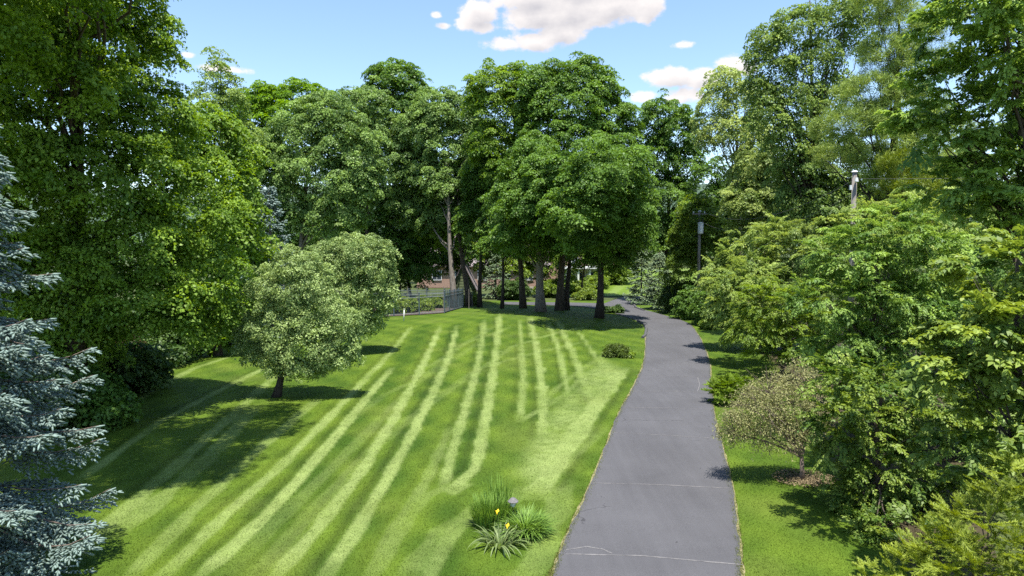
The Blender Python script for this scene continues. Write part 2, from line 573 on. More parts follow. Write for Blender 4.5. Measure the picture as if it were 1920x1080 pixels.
# ------------------------------------------------------------------ lawn with mower stripes
def seg_dist(P, pts):
    """distance of points P (n,2) to a polyline, and the fraction along it"""
    best = np.full(len(P), 1e9)
    frac = np.zeros(len(P))
    side = np.zeros(len(P))
    for i in range(len(pts) - 1):
        a, b = pts[i], pts[i + 1]
        ab = b - a
        t = np.clip(((P - a) @ ab) / (ab @ ab), 0, 1)
        q = a + t[:, None] * ab
        d = np.linalg.norm(P - q, axis=1)
        m = d < best
        best[m] = d[m]
        frac[m] = (i + t[m]) / (len(pts) - 1)
        side[m] = np.sign(ab[0] * (P[m, 1] - a[1]) - ab[1] * (P[m, 0] - a[0]))
    return best, frac, side


def poly_px(l):
    return np.array([gp(*p)[:2] for p in l])


STRIPES = [  # photograph line, half width in metres, strength
    ([(300, 1085), (420, 968), (520, 880), (610, 790), (690, 705), (738, 655), (772, 612)], 0.20, 0.8),
    ([(365, 1090), (480, 985), (560, 900), (640, 805), (705, 725), (735, 690)], 0.20, 0.95),
    ([(505, 1095), (600, 985), (680, 880), (735, 790), (785, 700), (826, 610)], 0.21, 0.95),
    ([(600, 1095), (670, 990), (722, 905), (772, 815), (815, 730), (842, 668), (857, 610)], 0.21, 1.0),
    ([(832, 915), (850, 840), (872, 768), (892, 700), (903, 645), (908, 600)], 0.19, 0.8),
    ([(845, 920), (890, 880), (908, 800), (922, 720), (931, 650), (938, 585)], 0.22, 0.9),
    ([(976, 785), (981, 720), (979, 660), (974, 600)], 0.17, 0.75),
    ([(1016, 830), (1019, 760), (1013, 690), (1003, 640), (995, 595)], 0.22, 0.95),
    ([(1066, 742), (1056, 690), (1046, 650), (1028, 603)], 0.17, 0.85),
    ([(1122, 765), (1097, 722), (1076, 665), (1056, 622), (1045, 600)], 0.2, 0.85),
    ([(1130, 690), (1108, 655), (1085, 622)], 0.15, 0.6),
    ([(1170, 690), (1110, 770), (1055, 850), (1000, 930)], 0.42, 0.95),
    ([(1105, 695), (1060, 740), (975, 790)], 0.2, 0.5),
    ([(1100, 640), (1030, 655), (900, 690), (800, 760), (690, 850), (560, 990), (480, 1090)], 0.25, 0.25),
    ([(930, 610), (860, 650), (780, 720), (640, 860), (420, 1075)], 0.22, 0.25),
    ([(1130, 800), (1020, 900), (830, 1000), (760, 1085)], 0.35, 0.3),
    ([(170, 800), (360, 692), (432, 668)], 0.2, 0.7),
    ([(150, 900), (300, 790), (420, 728), (500, 688)], 0.2, 0.75),
    ([(160, 1020), (300, 900), (430, 785), (520, 700)], 0.25, 0.6),
    ([(100, 770), (260, 720), (400, 660)], 0.2, 0.5),
    ([(220, 1000), (380, 870), (480, 760)], 0.3, 0.5),
    ([(240, 1085), (360, 960), (500, 830), (600, 745)], 0.22, 0.5),
    ([(250, 700), (330, 680), (420, 655)], 0.22, 0.5),
    ([(960, 1015), (1000, 1015), (1035, 960), (1030, 925)], 0.22, 0.45),
    ([(1060, 905), (1010, 1050), (980, 1095)], 0.35, 0.35),
    ([(700, 1085), (760, 985), (800, 930), (835, 915)], 0.16, 0.35),
    ([(832, 912), (850, 925), (880, 905)], 0.16, 0.6),
    ([(800, 1090), (840, 1010), (905, 940)], 0.25, 0.45),
    ([(690, 1090), (745, 985), (800, 900), (845, 800)], 0.18, 0.4),
    ([(1150, 705), (1120, 735), (1095, 790), (1050, 890)], 0.16, 0.6),
    ([(905, 690), (960, 650), (1040, 625), (1100, 612)], 0.2, 0.35),
    ([(800, 690), (870, 645), (960, 612)], 0.18, 0.3),
    ([(1010, 760), (1060, 715), (1110, 680), (1160, 650)], 0.18, 0.4),
    ([(640, 800), (720, 740), (810, 700), (900, 640)], 0.2, 0.22),
]
STRIPE_G = [(poly_px(l), w, s) for l, w, s in STRIPES]
BANDS = [poly_px(l) for l in (
    [(300, 1085), (420, 968), (610, 790), (772, 612)], [(410, 1090), (600, 880), (735, 700), (800, 610)],
    [(505, 1095), (680, 880), (785, 700), (826, 610)], [(610, 1095), (722, 905), (815, 730), (857, 610)],
    [(700, 1095), (800, 900), (850, 760), (885, 610)], [(800, 1095), (845, 920), (892, 700), (908, 600)])]
PATCH = poly_px([(1000, 915), (1060, 860), (1100, 790), (1100, 740), (1060, 735), (1010, 800), (965, 890)])
PATCH2 = poly_px([(1075, 735), (1110, 770), (1165, 690), (1125, 668)])


def in_poly(P, poly):
    x, y = P[:, 0], P[:, 1]
    ins = np.zeros(len(P), bool)
    j = len(poly) - 1
    for i in range(len(poly)):
        xi, yi = poly[i]
        xj, yj = poly[j]
        c = ((yi > y) != (yj > y)) & (x < (xj - xi) * (y - yi) / (yj - yi + 1e-12) + xi)
        ins ^= c
        j = i
    return ins


def vnoise(P, scale, seed=0):
    """smooth value noise"""
    r = np.random.default_rng(seed)
    T = r.random((64, 64))
    q = P * scale
    i = np.floor(q).astype(int)
    f = q - i
    f = f * f * (3 - 2 * f)
    a = T[i[:, 0] % 64, i[:, 1] % 64]
    b = T[(i[:, 0] + 1) % 64, i[:, 1] % 64]
    c = T[i[:, 0] % 64, (i[:, 1] + 1) % 64]
    d = T[(i[:, 0] + 1) % 64, (i[:, 1] + 1) % 64]
    return (a * (1 - f[:, 0]) + b * f[:, 0]) * (1 - f[:, 1]) + (c * (1 - f[:, 0]) + d * f[:, 0]) * f[:, 1]


G_DARK = np.array([0.034, 0.072, 0.005])
G_MID = np.array([0.075, 0.122, 0.010])
G_LIGHT = np.array([0.188, 0.242, 0.072])
G_SOIL = np.array([0.055, 0.045, 0.025])
HEDGE_LINE = poly_px([(1318, 592), (1345, 612), (1400, 640), (1455, 690), (1520, 790), (1575, 900), (1620, 990), (1690, 1085), (1740, 1200)])


def lawn_color(P):
    n_big = vnoise(P, 0.35, 1)
    n_mid = vnoise(P, 1.3, 2)
    n_fine = vnoise(P, 5.0, 4)
    k = 0.30 + 0.45 * n_big + 0.25 * (n_mid - 0.5)
    # broad alternate passes between the tracks
    for i, b in enumerate(BANDS):
        d, fr, sd = seg_dist(P, b)
        k += (0.42 if i % 2 == 0 else -0.42) * np.exp(-(d / 0.7) ** 2)
    # faint cross-hatch of the earlier mowing direction
    u = P[:, 0] * 0.80 + P[:, 1] * 0.60
    k += 0.18 * np.sin(u * 2 * math.pi / 1.9 + 2.0 * n_big) * (0.5 + n_mid)
    u2 = P[:, 0] * 0.93 - P[:, 1] * 0.36
    k += 0.11 * np.sin(u2 * 2 * math.pi / 1.15 + 2.0 * n_mid)
    k = np.clip(k, 0, 1)
    col = G_DARK + (G_MID - G_DARK) * (k[:, None] * 1.35)
    lt = np.zeros(len(P))
    dk = np.zeros(len(P))
    for pts, w, s in STRIPE_G:
        d, fr, sd = seg_dist(P, pts)
        ww = w * (0.60 + 0.55 * n_mid)
        e = 1 / (1 + np.exp((d - ww) / (0.010 + 0.014 * n_fine)))
        fade = np.clip(np.minimum(fr, 1 - fr) * 12 + 0.25, 0, 1)
        dk = np.maximum(dk, np.exp(-((d * sd - w - 0.15) / 0.13) ** 2) * s * fade)
        lt = np.maximum(lt, e * s * fade * (0.70 + 0.45 * n_fine))
    for pl, s in ((PATCH, 0.7), (PATCH2, 0.75)):
        d, _, _ = seg_dist(P, np.vstack([pl, pl[:1]]))
        e = np.where(in_poly(P, pl), 1 / (1 + np.exp(-(d - 0.1) / 0.15)), 1 / (1 + np.exp((d + 0.1) / 0.15)))
        lt = np.maximum(lt, e * s * (0.5 + 0.8 * n_fine))
    lt = np.clip(lt * (0.66 + 0.55 * vnoise(P, 0.55, 21)), 0, 1)[:, None]
    col = col * (1 - 0.34 * dk[:, None])
    col = col * (1 - lt) + G_LIGHT * lt
    # yellower dry patches
    dry = np.clip((vnoise(P, 0.6, 9) - 0.6) * 3, 0, 1)[:, None] * 0.2
    col = col * (1 - dry) + np.array([0.135, 0.155, 0.036]) * dry
    # bare soil beneath the hedge row
    d, _, sd = seg_dist(P, HEDGE_LINE)
    s = np.clip(1 / (1 + np.exp((-d * sd + 0.15 - 0.5 * (n_mid - 0.5)) / 0.12)), 0, 1)[:, None]
    s = s * (P[:, 0] > 3)[:, None]
    return col * (1 - s) + G_SOIL * s


ny, nx = 300, 330
yy = 8.5 * (80 / 8.5) ** np.linspace(0, 1, ny)
uu = np.linspace(0, 1, nx)
LX = (-0.92 * yy - 2)[:, None] + uu[None, :] * (1.47 * yy + 4.5)[:, None]
LY = np.repeat(yy[:, None], nx, 1)
LP = np.stack([LX.ravel(), LY.ravel()], 1)
LC = lawn_color(LP)
lz = hgt(LP[:, 0], LP[:, 1]) + 0.012 * (vnoise(LP, 6, 5) - 0.5)
me = np_mesh('lawn', np.column_stack([LP, lz]), grid_faces(nx, ny), MAT['lawn'], color=LC, smooth=True)
tag(add_mesh('lawn', me), kind='structure')

# far lawn bank beyond the turning area
by = np.linspace(86.9, 112, 60)
bx = np.linspace(6, 34, 60)
BX, BY = np.meshgrid(bx, by)
BP = np.stack([BX.ravel(), BY.ravel()], 1)
bk = 0.5 + 0.5 * np.sign(np.sin((BP[:, 0] * 0.93 - BP[:, 1] * 0.32) * 2.6)) * 0.8
bc = G_MID * 1.15 * (1 - 0.45 * bk[:, None]) + G_LIGHT * 0.45 * bk[:, None]
me = np_mesh('far_lawn', np.column_stack([BP, hgt(BP[:, 0], BP[:, 1]) + 0.03]), grid_faces(60, 60), MAT['lawn'], color=bc, smooth=True)
tag(add_mesh('far_lawn', me), kind='structure')

# ------------------------------------------------------------------ driveway
LEFT = [(985, 1210), (1018, 1120), (1035, 1080), (1066, 1000), (1110, 905), (1145, 815), (1166, 765), (1183, 735), (1200, 700), (1209, 670), (1211, 632), (1212, 617), (1201, 605), (1165, 592), (1120, 580), (1075, 574.5), (1010, 572.5), (940, 571.5)]
RIGHT = [(1405, 1210), (1395, 1120), (1391, 1080), (1384, 1000), (1370, 905), (1352, 830), (1338, 770), (1334, 720), (1330, 680), (1320, 650), (1305, 622), (1291, 607), (1265, 597), (1225, 586), (1190, 577.5), (1150, 570.5), (1060, 567.5), (940, 566.5)]


def strip_mesh(name, L, R, mat, dz, sub=8, across=10):
    L, R = poly_px(L), poly_px(R)

    def dense(A):
        # Catmull-Rom
        out = []
        n = len(A)
        for i in range(n - 1):
            p0, p1, p2, p3 = A[max(i - 1, 0)], A[i], A[i + 1], A[min(i + 2, n - 1)]
            for k in range(sub):
                t = k / sub
                out.append(0.5 * ((2 * p1) + (-p0 + p2) * t + (2 * p0 - 5 * p1 + 4 * p2 - p3) * t * t + (-p0 + 3 * p1 - 3 * p2 + p3) * t ** 3))
        out.append(A[-1])
        return np.array(out)
    n = min(len(L), len(R))

    def resample(A, m=n):
        return A
    l, r = dense(L), dense(R)
    w = np.linspace(0, 1, across)
    P = l[:, None, :] * (1 - w)[None, :, None] + r[:, None, :] * w[None, :, None]
    q = P.reshape(-1, 2)
    jit = 0.035 * (vnoise(q, 1.4, 31) - 0.5) + 0.035 * (vnoise(q, 5.0, 33) - 0.5)
    ed = np.zeros(across)
    ed[0], ed[-1] = 1, 1
    q = q + np.column_stack([jit * 2.2 * np.tile(ed, len(l)), np.zeros(len(q))])
    z = hgt(q[:, 0], q[:, 1]) + dz
    Fc = grid_faces(across, len(l))
    Fc = Fc[:, [0, 1, 2, 3]]
    V = np.column_stack([q, z])
    # skirt so that the edge has thickness
    return np_mesh(name, V, Fc, mat, smooth=True), l, r


me, DL, DR = strip_mesh('driveway', LEFT, RIGHT, MAT['asphalt'], 0.036)
drive = add_mesh('driveway', me)
tag(drive, kind='structure')
me, _, _ = strip_mesh('turning_area', [(1118, 576), (1135, 569), (1150, 563), (1168, 557.5), (1168, 555.6)], [(1189, 577), (1192, 572), (1194, 565), (1203, 558), (1208, 555.6)], MAT['asphalt'], 0.042)
tag(add_mesh('turning_area', me), kind='structure')


def verge(name, line, off0, off1, dz):
    t = np.gradient(line, axis=0)
    t = t / (np.linalg.norm(t, axis=1)[:, None] + 1e-9)
    nrm = np.column_stack([-t[:, 1], t[:, 0]])
    j = 0.05 * (vnoise(line, 3, 3) - 0.3)
    a = line + nrm * off0
    b = line + nrm * (off1 + np.sign(off1) * j[:, None] * 1.4)
    V = np.empty((2 * len(line), 3))
    V[0::2, :2], V[1::2, :2] = a, b
    V[:, 2] = hgt(V[:, 0], V[:, 1]) + dz
    i = np.arange(len(line) - 1) * 2
    Fc = np.stack([i, i + 2, i + 3, i + 1], 1)
    me = np_mesh(name, V, Fc, MAT['edge'], smooth=True)
    return tag(add_mesh(name, me), kind='structure')


verge('sandy_edge', DL[:96], -0.05, 0.035, 0.027)
verge('sandy_edge', DR[:100], 0.05, -0.03, 0.027)


def seam(pts, w):
    P = poly_px(pts)
    n = 26
    t = np.linspace(0, 1, n)
    s = np.linspace(0, 1, len(P))
    Q = np.column_stack([np.interp(t, s, P[:, 0]), np.interp(t, s, P[:, 1])])
    r = np.random.default_rng(int(pts[0][1]))
    Q += r.normal(0, 0.004, Q.shape)
    d = np.gradient(Q, axis=0)
    d /= np.linalg.norm(d, axis=1)[:, None]
    nn = np.column_stack([-d[:, 1], d[:, 0]])
    ww = w * 1.0 * (0.4 + r.random(n) * 1.0)[:, None]
    V = np.empty((2 * n, 3))
    V[0::2, :2], V[1::2, :2] = Q + nn * ww, Q - nn * ww
    V[:, 2] = hgt(V[:, 0], V[:, 1]) + 0.0405
    i = np.arange(n - 1) * 2
    me = np_mesh('crack_seam', V, np.stack([i, i + 1, i + 3, i + 2], 1), MAT['seam'])
    o = add_mesh('crack_seam', me, drive)


for pts, w in ([((1060, 1042), (1200, 1045), (1392, 1062)), 0.020], [((1110, 908), (1230, 911), (1369, 918)), 0.020],
               [((1146, 813), (1250, 818), (1350, 825)), 0.016], [((1166, 765), (1260, 767), (1337, 770)), 0.015],
               [((1180, 735), (1260, 735), (1333, 738)), 0.018], [((1192, 704), (1332, 708)), 0.016], [((1205, 680), (1328, 683)), 0.016],
               [((1209, 655), (1322, 657)), 0.016], [((1211, 634), (1312, 636)), 0.016], [((1308, 709), (1312, 722), (1308, 735)), 0.014],
               [((1062, 1034), (1100, 1028), (1130, 1033), (1148, 1041)), 0.018]):
    seam(pts, w)


def kerb(pts):
    P = [gp(*p) for p in pts]
    g = Geo()
    P2 = []
    for i in range(len(P) - 1):
        for k in range(5):
            t = k / 5
            P2.append(P[i] * (1 - t) + P[i + 1] * t)
    P2.append(P[-1])
    vs, fs = [], []
    for i, p in enumerate(P2):
        d = P2[min(i + 1, len(P2) - 1)] - P2[max(i - 1, 0)]
        n = np.array([-d[1], d[0], 0]) / (math.hypot(d[0], d[1]) + 1e-9)
        for off, z in ((-0.12, -0.05), (-0.08, 0.13), (0.07, 0.14), (0.13, -0.05)):
            vs.append(p + n * off + np.array([0, 0, z]))
    for i in range(len(P2) - 1):
        for k in range(3):
            a = i * 4 + k
            fs.append((a, a + 4, a + 5, a + 1))
    e = (len(P2) - 1) * 4
    fs += [(0, 1, 2, 3), (e + 3, e + 2, e + 1, e)]
    g.add(vs, fs)
    o = add_mesh('kerb', g.mesh('kerb', MAT['kerb']))
    tag(o, kind='structure')


kerb([(1205, 634), (1210, 630), (1212, 617), (1208, 609), (1196, 603)])
kerb([(1207, 583), (1193, 578), (1189, 573), (1193, 566)])


# ------------------------------------------------------------------ foliage generators
def unit(a):
    return a / (np.linalg.norm(a, axis=-1, keepdims=True) + 1e-9)


def leaves_mesh(pos, tip, nrm, ln, wd, quad=True, fold=0.22):
    """leaf faces: base, side, tip, side; returns verts, faces"""
    tip = unit(tip)
    sid = unit(np.cross(nrm, tip))
    nr = np.cross(tip, sid)
    ln, wd = ln[:, None], wd[:, None]
    if quad:
        b = pos - tip * ln * 0.5
        t = pos + tip * ln * 0.5 - nr * ln * 0.10
        m = pos - tip * ln * 0.04
        l = m + sid * wd * 0.5 + nr * wd * fold
        r = m - sid * wd * 0.5 + nr * wd * fold
        V = np.stack([b, r, t, l], 1).reshape(-1, 3)
        k = 4
    else:
        b1 = pos - tip * ln * 0.4 + sid * wd * 0.5
        b2 = pos - tip * ln * 0.4 - sid * wd * 0.5
        t = pos + tip * ln * 0.6
        V = np.stack([b1, b2, t], 1).reshape(-1, 3)
        k = 3
    return V, np.arange(len(pos) * k).reshape(-1, k)


def clump_leaves(rng, C, Nn, S, n, ln, wd, quad, ctint, droop=0.45, jit=0.55, thick=0.28, hang=0.3):
    """plates of leaves: domed little canopies, as on a maple"""
    m = len(C)
    c = np.repeat(C, n, 0)
    nn = np.repeat(Nn, n, 0)
    s = np.repeat(S, n)
    t1 = unit(np.cross(nn, np.array([0.31, 0.77, 0.05])))
    t2 = np.cross(nn, t1)
    th = rng.random(m * n) * 2 * math.pi
    rho = s * np.sqrt(rng.random(m * n)) * (0.75 + 0.5 * rng.random(m * n))
    rad = np.cos(th)[:, None] * t1 + np.sin(th)[:, None] * t2
    hh = -droop * rho ** 2 / s + thick * s * (rng.random(m * n) - 0.65)
    pos = c + rad * rho[:, None] + nn * hh[:, None]
    tip = rad * 0.8 + rng.normal(0, 0.55, (m * n, 3)) + np.array([0, 0, -hang])
    nr = nn + rng.normal(0, jit, (m * n, 3)) + rad * 0.25
    L = ln * (0.7 + 0.6 * rng.random(m * n))
    V, Fc = leaves_mesh(pos, tip, nr, L, L * wd / ln, quad)
    tint = np.clip(np.repeat(ctint, n) + rng.normal(0, 0.16, m * n), 0, 1)
    return V, Fc, tint, pos


def spray_leaves(rng, C, Dd, S, n, ln, wd, quad, ctint, droop=0.6, up=0.0, spread=0.75, hang=0.45, jit=0.3):
    """leafy shoots: leaves ranked both sides of an arching twig"""
    m = len(C)
    k = (np.arange(n) + 0.5) / n
    t = np.tile(k, m) + rng.normal(0, 0.02, m * n)
    d = np.repeat(Dd, n, 0)
    s = np.repeat(S, n)
    c = np.repeat(C, n, 0)
    sd = unit(np.cross(d, np.array([0, 0, 1.0])) + 1e-4)
    sgn = np.tile(np.where(np.arange(n) % 2 == 0, 1.0, -1.0), m)
    axis = d * (t * s)[:, None] + np.array([0, 0, -1.0]) * (droop * t * t * s)[:, None] + np.array([0, 0, 1.0]) * (up * t * s)[:, None]
    L = ln * (0.6 + 0.5 * rng.random(m * n)) * (1.05 - 0.45 * np.abs(t - 0.45))
    tip = sd * (sgn * spread)[:, None] + d * 0.55 + np.array([0, 0, -hang]) + rng.normal(0, jit, (m * n, 3))
    pos = c + axis + unit(tip) * (L * 0.55)[:, None]
    nr = np.array([0, 0, 1.0]) + 0.25 * d + rng.normal(0, jit, (m * n, 3))
    V, Fc = leaves_mesh(pos, tip, nr, L, L * wd / ln, quad)
    tint = np.clip(np.repeat(ctint, n) + 0.15 * (t - 0.4) + rng.normal(0, 0.13, m * n), 0, 1)
    return V, Fc, tint, pos


def lobe_points(rng, lobes, s, dens=1.0, inner=0.12, flat_bottom=0.35):
    """clump centres over the hull of a group of ellipsoids, with outward directions"""
    A, B = [], []
    for (c, r) in lobes:
        p = 1.6
        area = 4 * math.pi * (((r[0] * r[1]) ** p + (r[0] * r[2]) ** p + (r[1] * r[2]) ** p) / 3) ** (1 / p)
        n = max(6, int(dens * area / (s * s)))
        d = unit(rng.normal(size=(n, 3)))
        keep = rng.random(n) < np.where(d[:, 2] < -0.35, flat_bottom, 1.0)
        d = d[keep]
        q = 1.0 - 0.5 * rng.random(len(d)) ** 1.6
        q += 0.10 * rng.normal(size=len(d))
        q *= 1.0 + 0.16 * np.sin(5.1 * d[:, 0] + 3 * c[0]) * np.sin(4.3 * d[:, 2] + 2 * c[2] + 3.0 * d[:, 1])
        P = c + d * r * q[:, None]
        O = unit(d / r)
        A.append(P)
        B.append(O)
    P, O = np.vstack(A), np.vstack(B)
    depth = np.full(len(P), 9.0)
    for (c, r) in lobes:
        depth = np.minimum(depth, np.linalg.norm((P - c) / r, axis=1))
    keep = (depth > 0.52) | (rng.random(len(P)) < inner)
    return P[keep], O[keep]


def px_lobes(lobes, D):
    out = []
    for l in lobes:
        px, py, rx, ry = l[:4]
        dd = D + (l[4] if len(l) > 4 else 0.0)
        c = at(px, py, dd)
        k = dd / F_PX
        out.append((c, np.array([rx * k, (l[5] if len(l) > 5 else 0.9) * rx * k, ry * k])))
    return out


def bez(a, b, lift, n=6):
    a, b = np.asarray(a, float), np.asarray(b, float)
    mid = (a + b) / 2 + np.array([0, 0, lift])
    return [(1 - t) ** 2 * a + 2 * t * (1 - t) * mid + t * t * b for t in np.linspace(0, 1, n)]


def trunk_geo(rng, b, top, r0, targets, lean=None, sides=9, limb_r=0.35, twist=0.25):
    g = Geo()
    n = 9
    pts, rad = [], []
    ph = rng.random() * 6
    for i in range(n):
        t = i / (n - 1)
        p = b * (1 - t) + top * t
        if lean is not None:
            p = p + np.asarray(lean) * math.sin(t * math.pi)
        p = p + np.array([math.sin(t * 5 + ph), math.cos(t * 4 + ph), 0]) * twist * t * (1 - t) * 2
        pts.append(p)
        rad.append(r0 * (1.0 - 0.88 * t ** 0.8) * (1.35 if i == 0 else 1.0) + 0.008)
    pts[0] = pts[0] - np.array([0, 0, 0.15])
    g.tube(pts, rad, sides)
    for tg in targets:
        f = min(max((tg[2] - b[2]) / max(top[2] - b[2], 0.1) * 0.72 - 0.06, 0.22), 0.93)
        k = f * (n - 1)
        i = int(k)
        s0 = pts[i] * (1 - (k - i)) + pts[min(i + 1, n - 1)] * (k - i)
        rr = max(r0 * (1 - 0.86 * f) * limb_r * 1.1, 0.012)
        ln = np.linalg.norm(tg - s0)
        bp_ = bez(s0, tg, (0.02 + 0.14 * rng.random()) * ln, 8)
        for q in range(1, 7):
            bp_[q] = bp_[q] + rng.normal(0, 0.022 * ln, 3)
        g.tube(bp_, np.linspace(rr, rr * 0.15, 8), 5, cap=False)
    return g


LEAF_COUNT = [0]


def euler_of(Xc, Yc, Zc):
    """XYZ euler angles of the frames whose axes are the columns Xc, Yc, Zc"""
    ry = np.arcsin(np.clip(-Xc[:, 2], -1, 1))
    rx = np.arctan2(Yc[:, 2], Zc[:, 2])
    rz = np.arctan2(Xc[:, 1], Xc[:, 0])
    return np.stack([rx, ry, rz], 1)


PROTO = {}


def scatter_group(key, make):
    """node group that sets a sprig of leaves on every loose point of a crown; four sprigs of a kind in turn"""
    if key in PROTO:
        return PROTO[key]
    ng = bpy.data.node_groups.new('leaf_scatter', 'GeometryNodeTree')
    ng.is_modifier = True
    ng.interface.new_socket('Geometry', in_out='INPUT', socket_type='NodeSocketGeometry')
    ng.interface.new_socket('Geometry', in_out='OUTPUT', socket_type='NodeSocketGeometry')
    gi_, go_ = ng.nodes.new('NodeGroupInput'), ng.nodes.new('NodeGroupOutput')

    def named(n, typ):
        q = ng.nodes.new('GeometryNodeInputNamedAttribute')
        q.data_type = typ
        q.inputs[0].default_value = n
        return q.outputs[0]
    j = ng.nodes.new('GeometryNodeJoinGeometry')
    ng.links.new(gi_.outputs[0], j.inputs[0])
    e2r = ng.nodes.new('FunctionNodeEulerToRotation')
    ng.links.new(named('rot', 'FLOAT_VECTOR'), e2r.inputs[0])
    for v in range(4):
        ob = bpy.data.objects.new('sprig', make(v))
        oi = ng.nodes.new('GeometryNodeObjectInfo')
        oi.inputs['Object'].default_value = ob
        cmp = ng.nodes.new('FunctionNodeCompare')
        cmp.data_type = 'INT'
        cmp.operation = 'EQUAL'
        ints = [i for i in cmp.inputs if i.type == 'INT']
        ng.links.new(named('sprig', 'INT'), ints[0])
        ints[1].default_value = v + 1
        ip = ng.nodes.new('GeometryNodeInstanceOnPoints')
        ng.links.new(gi_.outputs[0], ip.inputs['Points'])
        ng.links.new(cmp.outputs[0], ip.inputs['Selection'])
        ng.links.new(oi.outputs['Geometry'], ip.inputs['Instance'])
        ng.links.new(e2r.outputs[0], ip.inputs['Rotation'])
        ng.links.new(named('size', 'FLOAT'), ip.inputs['Scale'])
        ng.links.new(ip.outputs[0], j.inputs[0])
    ng.links.new(j.outputs[0], go_.inputs[0])
    PROTO[key] = ng
    return ng


